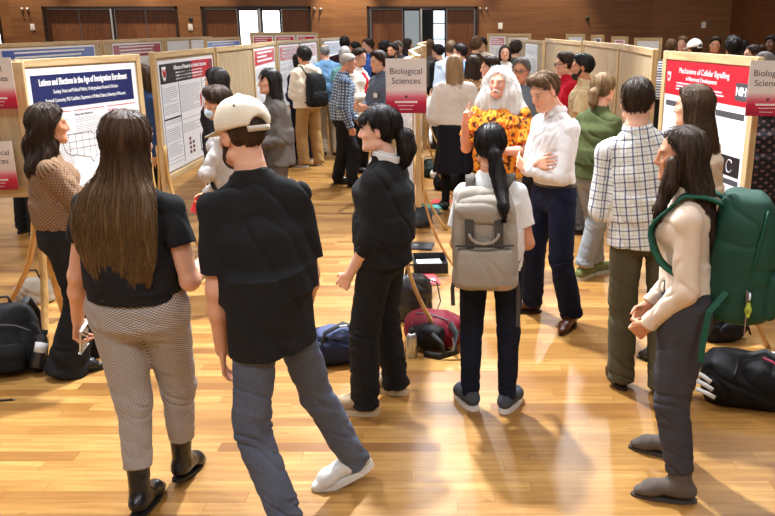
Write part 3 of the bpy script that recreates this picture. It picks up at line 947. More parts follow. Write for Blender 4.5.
def shoe(r, root, d, q, sp):
    o, Rf, Ry, ball, ak = r.foot[d]; kind = sp.get('kind', 'sneaker')
    T = lambda x, y, z: o + Ry @ ball + Rf @ (V(x, y, z) - ball)
    L = .158 * r.H * sp.get('size', 1.0); toe = L - .07; up = Rf @ V(0, 0, 1)
    so = dict(sneaker=.030, dress=.018, boot=.013, flat=.012)[kind]; heel = sp.get('heel', dict(sneaker=.0, dress=.012, boot=.02, flat=.0)[kind])
    tr = dict(sneaker=.043, dress=.030, boot=.033, flat=.030)[kind]
    w = .045 if kind == 'sneaker' else .040
    F = Field()
    F.cap(T(0, -.034, .050 + so * .3), T(0, .035, .062 + so * .3), w * .95, w, k=.02)
    F.cap(T(0, .035, .068), T(0, toe * .60, .048 + so * .4), w * .96, w * 1.0, k=.035, flat=(up, .95))
    F.cap(T(0, toe * .62, .036 + so * .4), T(0, toe - tr * (1.1 if kind != 'dress' else .9), .026 + so * .4), w * 1.0, tr * .92, k=.03, flat=(up, .78))
    hgt = sp.get('shaft', dict(sneaker=.100, dress=.095, boot=.2, flat=.07)[kind])
    if kind == 'boot':
        kd = nrm(r.knee[d] - ak)
        F.cap(T(0, -.005, .07), ak + kd * (hgt - .08), .043, sp.get('shaft_r', .054) * r.s, k=.03, cutb=True)
    else:
        F.cap(T(0, -.018, .07), T(0, -.012, hgt), .041, .043, k=.02, cutb=True)
    F.half(T(0, 0, so * .6), -up)
    v, qd = F.build(min(q, .0065) if q < .012 else q)
    n = vnormals(v, qd); v = v + n * (.0018 * noise(v * 45))[:, None]
    ob = mesh_obj('shoe', v, qd, sp['mat'], root)
    # sole: outline stepped out from the upper
    pts = []
    for i in range(28):
        a = 2 * PI * i / 28; ca, sa = math.cos(a), math.sin(a)
        wx = (w + (.005 if kind == 'sneaker' else .001)) * (1.0 if sa > 0 else .88); yl = toe + .004 if sa > 0 else .076
        sq = lambda c: math.copysign(abs(c) ** .82, c)
        pts.append((wx * sq(ca) * (1 - .10 * max(0, -sa)), yl * sq(sa) if sa > 0 else yl * sq(sa)))
    mb = MB(); mb.prism([(x, y) for x, y in pts], 0.0, so, lambda x, y, z: T(x, y, z))
    if heel > .004:
        mb.prism([(x * .95, y * .9 - .004) for x, y in pts if y < -.006] + [(-w * .8, .004), (w * .8, .004)][::-1], -.0005, so + .001, lambda x, y, z: T(x, y, z)) if False else None
    so_ob = mb.build('sole', sp.get('sole', sp['mat']), ob)
    if sp.get('laces') is not None and q < .0095:
        lb = MB()
        for k in range(4):
            y = toe * .34 + k * .019; z = .121 - .33 * (y - .035) + so * .1
            lb.tube([T(-.026, y, z - .010), T(-.010, y + .004, z + .003), T(.010, y - .004, z + .003), T(.026, y, z - .010)], .0030, 6)
        lb.build('laces', sp['laces'], ob, True)
    for fn in sp.get('extra', []): fn(r, ob, d, T, L)
    return ob

def person(label, x, y, phi, H=1.70, sex='f', q=None, skin_c='fair', lean=(2, 0), twist=0, head=(0, 8, 0), L=None, R=None, fL=None, fR=None,
           wf=1.0, hair=None, beard=None, top=None, layer=None, bottom=None, shoes=None, socks=None, jaw=1.0, pel=0.0, hipdrop=0.0, neckf=0.0, group=None, mustache=None, lips=None, belt=None):
    dist = math.hypot(x, y - 0.0)
    q = q or min(max(.0013 * dist, .0048), .017)
    hang_ = lambda sg: dict(ua=(sg * .13, -.06, -1), fa=(sg * .06, .22, -1))
    L = L or hang_(-1); R = R or hang_(1)
    fL = fL or (-.105, 0, 0, 10, 0); fR = fR or (.105, 0, 0, -10, 0)
    r = make_rig(H, sex, lean, twist, head, dict(L=L, R=R), dict(L=fL, R=fR), wf, pel, hipdrop, neckf)
    for _ in range(2): Hq = r.H * H / r.top; r = make_rig(Hq, sex, lean, twist, head, dict(L=L, R=R), dict(L=fL, R=fR), wf, pel, hipdrop, neckf)
    root = empty('person', (x, y, 0), rad(phi)); tag(root, label, 'person', group)
    r.root = root; r.phi = phi; r.loc = V(x, y, 0)
    base = SKIN[skin_c] if isinstance(skin_c, str) else skin_c
    hc = (hair or {}).get('brow', (.05, .03, .02))
    body_mesh(r, root, base, hc, q, jaw, lips, 1.0 if (bottom or {}).get('name') == 'shorts' else .76)
    if hair: hair_mesh(r, root, min(q, .012), hair)
    if beard: hair_mesh(r, root, min(q, .012), dict(style='beard', mat=beard, amp=.003), 'beard')
    if mustache is not None:
        F = Field(); P = lambda *a: r.hc + r.Hm @ V(*a) * r.hs
        for sg in (-1, 1): F.cap(P(sg * .004, .097, -.045), P(sg * .032, .082, -.066), .0085, .006, k=.006)
        v, qd = F.build(min(q, .006)); fl = np.stack([v[:, 0], v[:, 2], v[:, 1]], 1)
        mesh_obj('moustache', v, qd, mustache, root, attrs={'flow': ('vec', fl)})
    r.top_ob = top_mesh(r, root, q, top, top.get('name', 'shirt')) if top else None
    r.layer_ob = top_mesh(r, root, q, layer, layer.get('name', 'jacket')) if layer else None
    if bottom:
        if bottom.get('kind') == 'skirt':
            r.bot_ob = skirt_mesh(r, root, q, bottom)
            if bottom.get('tights'): pants_mesh(r, root, q, dict(kind='skinny', mat=bottom['tights'], radii=(.087, .058, .040), g=.004, wr=0, hemz=.06), 'tights')
        else: r.bot_ob = pants_mesh(r, root, q, bottom, bottom.get('name', 'trousers'))
    if belt is not None:
        F = Field(); torso(F, r, (bottom or {}).get('g', .008) + .013, lo=.060, hi=.094, shoulders=False, k=.002)
        v, qd = F.build(min(q, .007)); mesh_obj('belt', v, qd, belt, root)
    if socks is not None:
        for d in 'LR':
            F = Field(); kd = nrm(r.knee[d] - r.ankle[d]); F.cap(r.ankle[d] - kd * .03, r.ankle[d] + kd * .09, .042, .046, k=.01, cutb=True)
            v, qd = F.build(.008); mesh_obj('sock', v, qd, socks, root)
    if shoes:
        for d in 'LR': shoe(r, root, d, q, shoes)
    return r

def on_person(name, label, cat, r, base=(0, 0, 0), group=None):
    """an Empty for something a person carries, at base in the person's own frame; returns (empty, shift)"""
    w = rz(rad(r.phi)) @ V(*base) + r.loc
    e = empty(name, w, rad(r.phi)); tag(e, label, cat, group)
    return e, -V(*base)
# ------------------------------------------------------------------ room
def structure(o): o['kind'] = 'structure'; return o
YB = 25.0; XR = 8.55; XL = -17.0; YF = -5.0; ZC = 6.2

def floor_mat():
    t = NT('oak_floor'); s = t.sep(t.coord())
    pw, pl = .092, 1.15
    ry_ = t.math('DIVIDE', s[1], pw); row = t.math('FLOOR', ry_)
    wn = t.n('ShaderNodeTexWhiteNoise', noise_dimensions='1D'); t.put(wn.inputs['W'], row)
    cx = t.math('ADD', t.math('DIVIDE', s[0], pl), t.math('MULTIPLY', wn.outputs['Value'], 7.0)); colm = t.math('FLOOR', cx)
    w2 = t.n('ShaderNodeTexWhiteNoise', noise_dimensions='2D'); t.put(w2.inputs['Vector'], t.comb(row, colm, 0.0))
    pv = w2.outputs['Value']
    off = t.comb(t.math('MULTIPLY', pv, 31.0), t.math('MULTIPLY', pv, 17.0), 0.0)
    ad = t.n('ShaderNodeVectorMath', operation='ADD'); t.put(ad.inputs[0], t.coord()); t.put(ad.inputs[1], off)
    g = t.noise(t.vmap(ad.outputs[0], (2.2, 26.0, 1)), 1.0, 5, 0.62)
    kn = t.noise(t.vmap(ad.outputs[0], (3.0, 9.0, 1)), 1.0, 2, 0.5)
    base = t.ramp(pv, [(0.0, srgb(150, 106, 50)), (0.35, srgb(174, 129, 66)), (0.75, srgb(190, 147, 82)), (0.92, srgb(158, 113, 56)), (0.995, srgb(126, 84, 42))])
    c = t.mix(t.ramp(g, [(0.38, (0, 0, 0)), (0.66, (1, 1, 1))]), t.mix(0.55, base, srgb(126, 78, 30)), base)
    c = t.mix(t.math('MULTIPLY', t.math('GREATER_THAN', kn, 0.70), 0.45), c, srgb(120, 72, 30))
    fy = t.math('FRACT', ry_); fx = t.math('FRACT', cx)
    e1 = t.math('LESS_THAN', t.math('MINIMUM', fy, t.math('SUBTRACT', 1.0, fy)), 0.012)
    e2 = t.math('LESS_THAN', t.math('MINIMUM', fx, t.math('SUBTRACT', 1.0, fx)), 0.0012)
    seam = t.math('MAXIMUM', e1, e2)
    c = t.mix(t.math('MULTIPLY', seam, 0.75), c, srgb(110, 66, 26))
    t.bump(t.math('SUBTRACT', t.math('MULTIPLY', g, 0.12), t.math('MULTIPLY', seam, 0.5)), 0.15, 0.003)
    rg = t.math('ADD', 0.31, t.math('MULTIPLY', g, 0.14))
    return t.set(col=c, rough=rg, spec=0.32)

def wall_mat(name, a, b, seed=0.0):
    """veneer panelling: long horizontal grain, slight change from sheet to sheet"""
    t = NT(name); co = t.coord(); s = t.sep(co)
    row = t.math('FLOOR', t.math('DIVIDE', s[2], .60)); 
    wn = t.n('ShaderNodeTexWhiteNoise', noise_dimensions='2D')
    t.put(wn.inputs['Vector'], t.comb(row, t.math('FLOOR', t.math('DIVIDE', t.math('ADD', s[0], s[1]), 2.4)), seed))
    g = t.noise(t.vmap(co, (1.1, 1.1, 16.0)), 1.0, 5, 0.6)
    k = t.math('ADD', t.math('MULTIPLY', g, 0.8), t.math('MULTIPLY', wn.outputs['Value'], 0.25))
    c = t.ramp(k, [(0.3, a), (0.75, b)])
    return t.set(col=c, rough=0.42, spec=0.35)

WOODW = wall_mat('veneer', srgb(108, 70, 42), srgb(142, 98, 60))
DOORW = oak('door_veneer', srgb(112, 70, 42), srgb(82, 48, 26), 2, .4)
DARKF = plain('dark_frame', srgb(44, 28, 18), .45)
mb = MB(); mb.box(((XL + XR) / 2, (YB + YF) / 2, -.05), (XR - XL, YB - YF, .1)); structure(mb.build('floor', floor_mat()))
CEIL = plain('ceiling_paint', srgb(214, 206, 192), .9)
mb = MB(); mb.box(((XL + XR) / 2, (YB + YF) / 2, ZC + .05), (XR - XL, YB - YF, .1)); structure(mb.build('ceiling', CEIL))
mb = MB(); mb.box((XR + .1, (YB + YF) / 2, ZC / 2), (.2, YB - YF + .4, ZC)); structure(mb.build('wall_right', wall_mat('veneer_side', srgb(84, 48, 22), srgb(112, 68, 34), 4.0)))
mb = MB(); mb.box((XL - .1, (YB + YF) / 2, ZC / 2), (.2, YB - YF + .4, ZC)); structure(mb.build('wall_left', plain('side_paint', srgb(190, 176, 156), .85)))
mb = MB(); mb.box(((XL + XR) / 2, YF - .1, ZC / 2), (XR - XL, .2, ZC)); structure(mb.build('wall_front', plain('front_paint', srgb(184, 168, 146), .85)))

# back wall with three door bays and a window bay cut out of it
dh = 2.62
bays = [(at_y(-40, YB), at_y(2, YB)), (at_y(49, YB), at_y(178, YB)), (at_y(206, YB), at_y(310, YB)), (at_y(370, YB), at_y(475, YB))]
mb = MB(); xs = XL
for a, b in bays:
    mb.box(((xs + a) / 2, YB + .1, dh / 2), (a - xs, .2, dh)); xs = b
mb.box(((xs + XR) / 2, YB + .1, dh / 2), (XR - xs, .2, dh))
hw = (at_y(412, YB), at_y(452, YB)); hz0 = 3.25; hz1 = 5.9
mb.box(((XL + XR) / 2, YB + .1, (dh + hz0) / 2), (XR - XL, .2, hz0 - dh)); mb.box(((XL + XR) / 2, YB + .1, (hz1 + ZC) / 2), (XR - XL, .2, ZC - hz1))
mb.box(((XL + hw[0]) / 2, YB + .1, (hz0 + hz1) / 2), (hw[0] - XL, .2, hz1 - hz0)); mb.box(((XR + hw[1]) / 2, YB + .1, (hz0 + hz1) / 2), (XR - hw[1], .2, hz1 - hz0))
structure(mb.build('wall_back', WOODW))
mb = MB(); mb.box(((XL + XR) / 2, YB - .012, .06), (XR - XL, .024, .12)); structure(mb.build('baseboard_back', DARKF))
def emit(name, col, st):
    t = NT(name); return t.set(col=(0, 0, 0), emis=col, es=st)
DAY = emit('daylight_beyond', (0.92, 0.97, 1.0), 5.0)
def pane(name, a, b, z0, z1, m, y=YB + .12):
    mb = MB(); mb.box(((a + b) / 2, y, (z0 + z1) / 2), (b - a, .02, z1 - z0)); return structure(mb.build(name, m))
def leaf(n, a, b, m, y=YB + .10):
    mb = MB(); mb.box(((a + b) / 2, y, dh / 2), (b - a - .015, .05, dh - .03)); o = structure(mb.build('door_%d' % n, m))
    mb = MB(); mb.tube([((b - .12), y - .06, .95), (b - .12, y - .06, 1.25)], .012); mb.build('door_handle', plain('steel', (.6, .6, .6), .3, 1.0), o)
    return o
def framed(n, a, b, z0, z1, bars=()):
    mb = MB(); f = .05
    mb.box((a + f / 2, YB + .1, (z0 + z1) / 2), (f, .08, z1 - z0)); mb.box((b - f / 2, YB + .1, (z0 + z1) / 2), (f, .08, z1 - z0))
    mb.box(((a + b) / 2, YB + .1, z0 + f / 2), (b - a, .08, f)); mb.box(((a + b) / 2, YB + .1, z1 - f / 2), (b - a, .08, f))
    for zb in bars: mb.box(((a + b) / 2, YB + .1, zb), (b - a, .05, .03))
    o = structure(mb.build('window_%d' % n, DARKF)); return o
A = lambda px: at_y(px, YB)
n = 1
framed(1, *bays[0], 0.0, dh); pane('window_glass', bays[0][0], bays[0][1], .0, dh, DAY)
for a, b in ((50, 81), (81.5, 113), (117, 147), (147.5, 177)):
    leaf(n, A(a), A(b), DOORW); n += 1
for a, b in ((207, 238), (283, 309.5), (371.5, 402.5), (447, 474)):
    leaf(n, A(a), A(b), DOORW); n += 1
framed(2, A(239), A(260), 0, dh); pane('window_glass', A(239), A(260), 0, dh, DAY)
framed(3, A(262), A(282), 0, dh); pane('window_glass', A(262), A(282), 0, dh, DAY)
framed(4, A(432), A(446), 0, dh, (1.1, 1.75, 2.2)); pane('window_glass', A(432), A(446), 0, dh, emit('daylight_far', (.66, .78, .90), 2.2))
framed(5, A(403), A(421), 0, dh); pane('window_glass', A(403), A(421), 0, dh, emit('frosted_pane', (.60, .66, .68), .45))
framed(6, hw[0], hw[1], hz0, hz1, (4.1, 5.0)); pane('window_glass', hw[0], hw[1], hz0, hz1, DAY)
mb = MB(); mb.box(((A(421) + A(432)) / 2, YB + .9, dh / 2), (.9, .04, dh)); structure(mb.build('wall_beyond', plain('hall_shade', (.012, .010, .009), .8)))  # near-black sheet behind the door opening; the shade beyond is put into its colour
for i, (a, b) in enumerate(bays):
    mb = MB(); f = .07
    mb.box((a - f / 2, YB - .02, (dh + f) / 2), (f, .06, dh + f)); mb.box((b + f / 2, YB - .02, (dh + f) / 2), (f, .06, dh + f)); mb.box(((a + b) / 2, YB - .02, dh + f / 2), (b - a + 2 * f, .06, f))
    if i == 1: mb.box(((A(113) + A(117)) / 2, YB, dh / 2), (A(117) - A(113), .06, dh))
    structure(mb.build('trim_%d' % (i + 1), DARKF))
# slim aluminium strips between the pairs of doors
AL = plain('aluminium', (.62, .62, .60), .35, .9)
for i, px in enumerate((115, 261, 421.5)):
    mb = MB(); mb.box((A(px), YB - .06, dh / 2), (.05, .03, dh)); structure(mb.build('trim_%d' % (i + 5), AL))
WHITE = plain('white_plastic', (.78, .76, .70), .5)
for px, py, nm in ((35, 27, 'left of the first doors'), (192, 27, 'between the first and second doors'), (500, 26, 'right of the last doors'), (702, 25, 'near the right corner')):
    z = at_y(px, YB); zz = CAM_H + (27 - py) / 831.0 * YB
    e = empty('wall_plate', (A(px), YB, zz - .09)); tag(e, 'small cream square plate on the wood wall, ' + nm, 'wall plate', 'cream wall plates')
    mb = MB(); mb.box((0, -.012, .09), (.13, .022, .18), bevel=.004); mb.build('cover', WHITE, e)
    mb = MB(); mb.box((0, -.026, .09), (.045, .010, .08)); mb.build('switch', WHITE, e)
for px, nm in ((27, 'left of the pair at the far left'), (32.5, 'right of the pair at the far left'), (316, 'left of the pair beside the white glass doors'), (322, 'right of the pair beside the white glass doors'), (480, 'left of the pair past the last doors'), (486, 'right of the pair past the last doors')):
    zz = CAM_H + (27 - 10) / 831.0 * YB
    e = empty('wall_hook', (A(px), YB, zz - .05)); tag(e, 'tiny metal fitting high on the wall, ' + nm, 'wall fitting', 'metal fittings high on the back wall')
    mb = MB(); mb.lathe([(.05, 0), (.05, .02), (.03, .05), (.02, .06)], (0, 0, .05), rx(PI / 2), 14); mb.build('plate', AL, e, True)
    mb = MB(); mb.tube([(0, -.05, .05), (0, -.09, .05), (0, -.10, .09)], .014); mb.build('hook', AL, e, True)
for px, py, nm in ((586, 19, 'right half'), (193, 19.5, 'left half')):
    zz = CAM_H + (27 - py) / 831.0 * YB
    e = empty('wall_sensor', (A(px), YB, zz - .05)); tag(e, 'small black round sensor on the %s of the wood wall' % nm, 'sensor')
    mb = MB(); mb.lathe([(.06, 0), (.06, .03), (.045, .05)], (0, 0, .05), rx(PI / 2), 16); mb.build('housing', plain('black_plastic', (.02, .02, .02), .5), e, True)

# ------------------------------------------------------------------ boards, posters, signs
FRW = oak('board_oak', srgb(204, 176, 130), srgb(172, 140, 94), 2, .5)
FRH = oak('board_oak_rail', srgb(204, 176, 130), srgb(172, 140, 94), 0, .5)
FAB = cloth('board_fabric', srgb(186, 170, 142), .95, 300.0, .08, .1)
PLY = oak('board_ply', srgb(186, 164, 128), srgb(156, 132, 98), 2, .6)
LEGW = oak('bent_leg', srgb(206, 164, 102), srgb(172, 126, 70), 2, .45)
def board(label, a, b, top=1.88, bot=.70, panel=FAB, legs=(1, 1), fw=.055, group=None, spread=.42, topbar=True):
    """display board from a to b on the plan (its front faces the viewer who sees a on the left)"""
    a = V(*a); b = V(*b); L = np.linalg.norm(b - a); mid = (a + b) / 2; ang = math.atan2(b[1] - a[1], b[0] - a[0])
    e = empty('poster_board', (mid[0], mid[1], 0), ang); tag(e, label, 'poster board', group); e['L'] = L
    for sx in (-1, 1):
        mb = MB(); mb.box((sx * (L / 2 - fw / 2), 0, (top + bot - .08) / 2), (fw, .045, top - bot + .08), bevel=.004); mb.build('post', FRW, e)
    for zr in (top, bot + fw):
        mb = MB(); mb.box((0, 0, zr - fw / 2), (L - 2 * fw, .045, fw), bevel=.004); mb.build('rail', FRH, e)
    mb = MB(); mb.box((0, 0, (top + bot) / 2), (L - 2 * fw + .006, .020, top - bot - 2 * fw + .006)); mb.build('panel', panel, e)
    for k, sx in enumerate((-1, 1)):
        if not legs[k]: continue
        for sy in (-1, 1):
            pts = []
            for z in [1.05, .95, .85, .75, .65, .55, .45, .36, .28, .20, .13, .06, .0]:
                q = max(0.0, (.90 - z) / .90); pts.append((sx * (L / 2 - fw / 2), sy * (.034 + spread * q ** 2.1), z))
            mb = MB(); mb.ribbon(pts, .045, .020, (1, 0, 0)); mb.build('leg', LEGW, e, True)
    return e, L
INK = plain('ink', (.05, .05, .06), .7); GREY = plain('grey_ink', (.22, .22, .23), .7); PALE = plain('pale_ink', (.42, .42, .44), .7)
PAPER = plain('poster_paper', (.80, .80, .80), .35, 0, .4, .015); WINK = plain('white_ink', (.86, .86, .86), .6)
RED = plain('poster_red', srgb(186, 18, 40), .35, 0, .5); NAVY = plain('poster_navy', srgb(28, 38, 86), .35); BLUE = plain('poster_blue', srgb(36, 70, 160), .35)
BLACK = plain('poster_black', (.012, .012, .013), .4); GOLD = plain('poster_gold', srgb(206, 160, 60), .5); BARK = plain('poster_heading_grey', srgb(70, 70, 74), .5)
def flat(name, m, parent, rects, y=-.003, th=.0012):
    mb = MB()
    for x0, x1, z0, z1 in rects: mb.box(((x0 + x1) / 2, y, (z0 + z1) / 2), (x1 - x0, th, z1 - z0))
    return mb.build(name, m, parent)
def lines(x0, x1, z0, z1, step=.012, th=.005, seed=1, gap=.1):
    rr = random.Random(seed); o = []; z = z1
    while z > z0:
        if rr.random() > gap:
            e = x1 - (x1 - x0) * (rr.random() * .12 if rr.random() > .2 else rr.random() * .6)
            x = x0
            while x < e - .01:
                w = min(e - x, .02 + rr.random() * .06); o.append((x, x + w, z - th, z)); x += w + .006
        z -= step
    return o
def tM(x, z, y=-.005):
    return Matrix.Translation((x, y, z)) @ Matrix.Rotation(PI / 2, 4, 'X')
def sheet(label, bd, w, h, zc, dx=0.0, side=-1, cat='poster', name='poster', m=None, group=None):
    """paper pinned on a board: an Empty at its lower edge, front towards local -Y"""
    e0 = bd[0]; ang = e0.rotation_euler[2]; c = V(*e0.location); R = rz(ang)
    p = c + R @ V(dx, side * .0132, 0); e = empty(name, (p[0], p[1], zc - h / 2), ang + (0 if side < 0 else PI)); tag(e, label, cat, group)
    mb = MB(); mb.box((0, -.0012, h / 2), (w, .002, h)); mb.build('paper', m or PAPER, e)
    return e
# ---- left row
B1 = board('oak framed board on bent legs holding the poster with the navy title band', (-3.00, 5.72), (-2.60, 6.98))
B2 = board('oak framed board holding the poster with the black and red title band', (-2.62, 7.35), (-2.60, 9.25), spread=.30)
B2b = board('bare tan board beyond the black and red poster', (-2.60, 9.32), (-2.60, 11.15), legs=(0, 1), panel=PLY)
B3 = board('tan board with the single red headed poster beside the grey jacket woman', (-2.62, 11.2), (-2.74, 13.3), legs=(1, 1), spread=.16)
B4 = board('far tan board with two red headed posters behind the cream hoodie', (-2.74, 13.4), (-2.55, 16.6), legs=(1, 1), spread=.2)
B5 = board('last board of the left row with a pale blue poster', (-2.52, 16.7), (-2.3, 19.6), legs=(0, 1), spread=.3)
# poster with the navy band
L = B1[1]; w = L - .15; h = .98
P = sheet('white research poster with navy title band, map and gold states', B1, w, h, 1.325)
flat('title_band', NAVY, P, [(-w / 2 + .035, w / 2 - .05, h - .295, h - .05)])
text_obj('title_text', 'Latinos and Elections in the Age of Immigration Enrollment', .066, WINK, P, tM(-.005, h - .105), xscale=.60, bold=.0022)
text_obj('author_text', 'Society, Votes and Political Politics, Undergraduate Research Scholars', .040, WINK, P, tM(0, h - .175), xscale=.62)
text_obj('author_text', 'Research Community, PhD Candidate, Department of Political Science, University of Wisconsin', .040, WINK, P, tM(0, h - .238), xscale=.56)
cw = (w - .16) / 3
for i in range(3):
    x0 = -w / 2 + .05 + i * (cw + .03)
    flat('heading_rule', RED, P, [(x0, x0 + cw, h - .330, h - .325)])
    text_obj('heading_text', ('Abstract', 'Data and Methods', 'Results')[i], .026, RED if i != 1 else INK, P, tM(x0 + .005, h - .358), 'LEFT')
    flat('text_column', PALE, P, lines(x0, x0 + cw, h - .52, h - .385, .0135, .0045, i + 3))
flat('text_column', PALE, P, lines(-w / 2 + .05, -w / 2 + .05 + cw, .10, h - .56, .0135, .0045, 9))
flat('text_column', PALE, P, lines(w / 2 - .05 - cw, w / 2 - .05, .06, .34, .0135, .0045, 12))
# outline map drawn in thin lines with two states filled gold
mx, mz, ms = -.03, .24, .60
US = [(0, .36), (.02, .40), (.30, .40), (.52, .41), (.56, .36), (.64, .38), (.66, .33), (.74, .36), (.86, .37), (.95, .44), (1, .40), (.93, .33), (.90, .27), (.84, .20), (.82, .13), (.86, .0), (.82, .01), (.77, .10), (.66, .09), (.58, .08), (.52, .0), (.46, .08), (.38, .09), (.24, .13), (.12, .14), (.04, .20), (0, .36)]
mp = lambda u, v: V(mx + (u - .5) * ms, -.0035, mz + v * ms)
mb = MB(); mb.tube([mp(*q) for q in US], .0022, 4)
for seg in ([(.12, .14), (.12, .40)], [(.24, .13), (.24, .40)], [(.36, .10), (.36, .40)], [(.48, .1), (.48, .40)], [(.58, .08), (.58, .36)], [(.68, .09), (.68, .33)], [(.76, .10), (.76, .35)], [(.02, .30), (.62, .30)], [(.06, .21), (.84, .21)], [(.62, .27), (.90, .27)]):
    mb.tube([mp(*q) for q in seg], .0016, 4)
mb.build('map_outline', GREY, P)
mb = MB()
for poly in ([(.36, .12), (.42, .12), (.42, .20), (.48, .20), (.50, .14), (.52, .04), (.46, .05), (.42, .02)],):
    mb.prism([(q[0], q[1]) for q in [(u + .28, v + .02) for u, v in poly]], -.0025, -.0045, lambda x, y, z: (mx + (x - .5) * ms, z, mz + y * ms))
mb.prism([(.80, .30), (.86, .31), (.87, .25), (.81, .24)], -.0025, -.0045, lambda x, y, z: (mx + (x - .5) * ms, z, mz + y * ms))
mb.build('map_states', GOLD, P)
mb = MB(); mb.tube([mp(u, v) for u, v in [(.05, -.10), (.10, -.04), (.2, -.05), (.22, -.10), (.12, -.14), (.05, -.10)]], .002, 4); mb.build('map_inset', GREY, P)

def crest(P, x, z, s, m=WINK):
    mb = MB(); mb.prism([(-.5, .55), (.5, .55), (.5, -.1), (.3, -.45), (0, -.65), (-.3, -.45), (-.5, -.1)], -.003, -.0055, lambda a, b, c: (x + a * s, c, z + b * s)); o = mb.build('crest', m, P)
    mb = MB(); mb.tube([(x + a * s, -.006, z + b * s) for a, b in [(-.32, .35), (-.16, -.3), (0, .15), (.16, -.3), (.32, .35)]], .07 * s, 5); mb.build('crest_mark', RED, o)
# poster with the black and red band
L = B2[1]; w = L - .19; h = 1.02
P = sheet('white research poster with black and red title band and black rules', B2, w, h, 1.29)
flat('title_band', BLACK, P, [(-w / 2 + .03, .10, h - .21, h - .03)])
flat('title_band', RED, P, [(.10, w / 2 - .03, h - .21, h - .03)])
crest(P, -w / 2 + .14, h - .115, .11)
text_obj('title_text', 'Influence of Research on Student Outcomes', .058, WINK, P, tM(.08, h - .075), bold=.001)
flat('title_text', WINK, P, lines(-.40, .55, h - .18, h - .115, .030, .014, 5, 0))
flat('logo', WINK, P, [(w / 2 - .26, w / 2 - .06, h - .19, h - .15)]); flat('logo', GREY, P, [(w / 2 - .15, w / 2 - .05, h - .12, h - .04)])
xs_ = [-w / 2 + .04, -w / 2 + .52, w / 2 - .46, w / 2 - .04]
for i in range(3):
    flat('text_column', PALE, P, lines(xs_[i] + .03, xs_[i + 1] - .03, .50, h - .25, .018, .006, 20 + i))
    flat('text_column', PALE, P, lines(xs_[i] + .03, xs_[i + 1] - .03, .06 if i != 1 else .30, .46, .018, .006, 30 + i))
for x in xs_: flat('rule', BLACK, P, [(x - .006, x + .006, .03, h - .22)])
flat('rule', BLACK, P, [(xs_[0], xs_[1], .475, .49)])
flat('bar_chart', plain('chart_brown', srgb(92, 44, 30), .6), P, [(-.16 + .10 * i, -.10 + .10 * i, .08 + .045 * k, .11 + .045 * k) for i in range(2) for k in range(4 - i)])
flat('bar_chart', BLACK, P, [(.20, .22, .06, .24), (.20, .30, .06, .075)])
mb = MB(); mb.prism([(.30, .62), (.34, .66), (.36, .60), (.35, .52), (.32, .50), (.31, .56)], -.003, -.0045, lambda a, b, c: (a, c, b)); mb.build('map_states', RED, P)
def small_poster(label, B, w, h, zc, dx, band, side=-1, tseed=1, hd=.16, group=None):
    P = sheet(label, B, w, h, zc, dx, side, group=group)
    flat('title_band', band, P, [(-w / 2 + .03, w / 2 - .03, h - hd - .03, h - .03)])
    flat('title_text', WINK, P, lines(-w * .38, w * .38, h - .03 - hd * .8, h - .055, hd * .27, hd * .11, tseed, 0), y=-.0045)
    cw = (w - .06) / 3
    for i in range(3):
        flat('text_column', PALE, P, lines(-w / 2 + .04 + i * cw, -w / 2 + .01 + (i + 1) * cw, .06, h - hd - .08, .022, .008, tseed + i, .15))
    return P
small_poster('white poster with one red title band behind the grey jacket woman', B3, 1.85, 1.02, 1.30, -.05, RED, tseed=41, hd=.2)
small_poster('white poster with red title band beside the cream hoodie wearer\'s head', B4, 1.35, 1.0, 1.31, -.78, RED, tseed=44, hd=.22)
small_poster('white poster with red title band beside the blue denim shirt man', B4, 1.35, 1.0, 1.31, .72, RED, tseed=47, hd=.22)
small_poster('pale blue headed poster at the far end of the left row', B5, 2.3, 1.0, 1.31, 0, plain('pale_blue', srgb(150, 170, 220), .4), tseed=49, hd=.24)

# ---- second row on the left, seen above the first
C1 = board('board behind the left row with the deep blue poster', (-6.15, 10.9), (-6.0, 14.4), legs=(1, 1), spread=.3)
C2 = board('board behind the left row with the dark red poster', (-6.0, 14.5), (-5.9, 17.3), legs=(1, 1), spread=.3)
C3 = board('board behind the left row with two plain white posters', (-5.9, 17.4), (-5.7, 20.2), legs=(1, 1), spread=.3)
C4 = board('board behind the left row with the light blue poster', (-5.05, 17.4), (-4.80, 19.5), legs=(1, 1), spread=.14)
C5 = board('farthest left board with a run of red headed posters', (-4.7, 20.0), (-3.2, 20.9), legs=(1, 1), spread=.3, top=1.98)
small_poster('deep blue headed poster peeping over the navy titled poster board', C1, 2.8, 1.0, 1.31, .1, BLUE, tseed=51, hd=.24)
small_poster('dark red headed poster peeping over the left row', C2, 2.3, 1.0, 1.31, .1, plain('poster_darkred', srgb(150, 30, 54), .4), tseed=53, hd=.22)
small_poster('white poster peeping over the left row, nearer of the white pair', C3, 1.2, 1.0, 1.31, -.68, plain('pale_band', srgb(226, 230, 236), .5), tseed=55, hd=.16)
small_poster('white poster peeping over the left row, farther of the white pair', C3, 1.2, 1.0, 1.31, .66, plain('pale_band', srgb(226, 230, 236), .5), tseed=57, hd=.16)
small_poster('light blue headed poster peeping over the bare tan board', C4, 1.9, 1.0, 1.31, 0, plain('sky_band', srgb(96, 140, 220), .4), tseed=59, hd=.24)
for i, dx in enumerate((-.56, .0, .56)):
    small_poster(('first', 'middle', 'last')[i] + ' of three red headed posters on the farthest left board', C5, .5, .9, 1.45, dx, RED, tseed=60 + i, hd=.17)

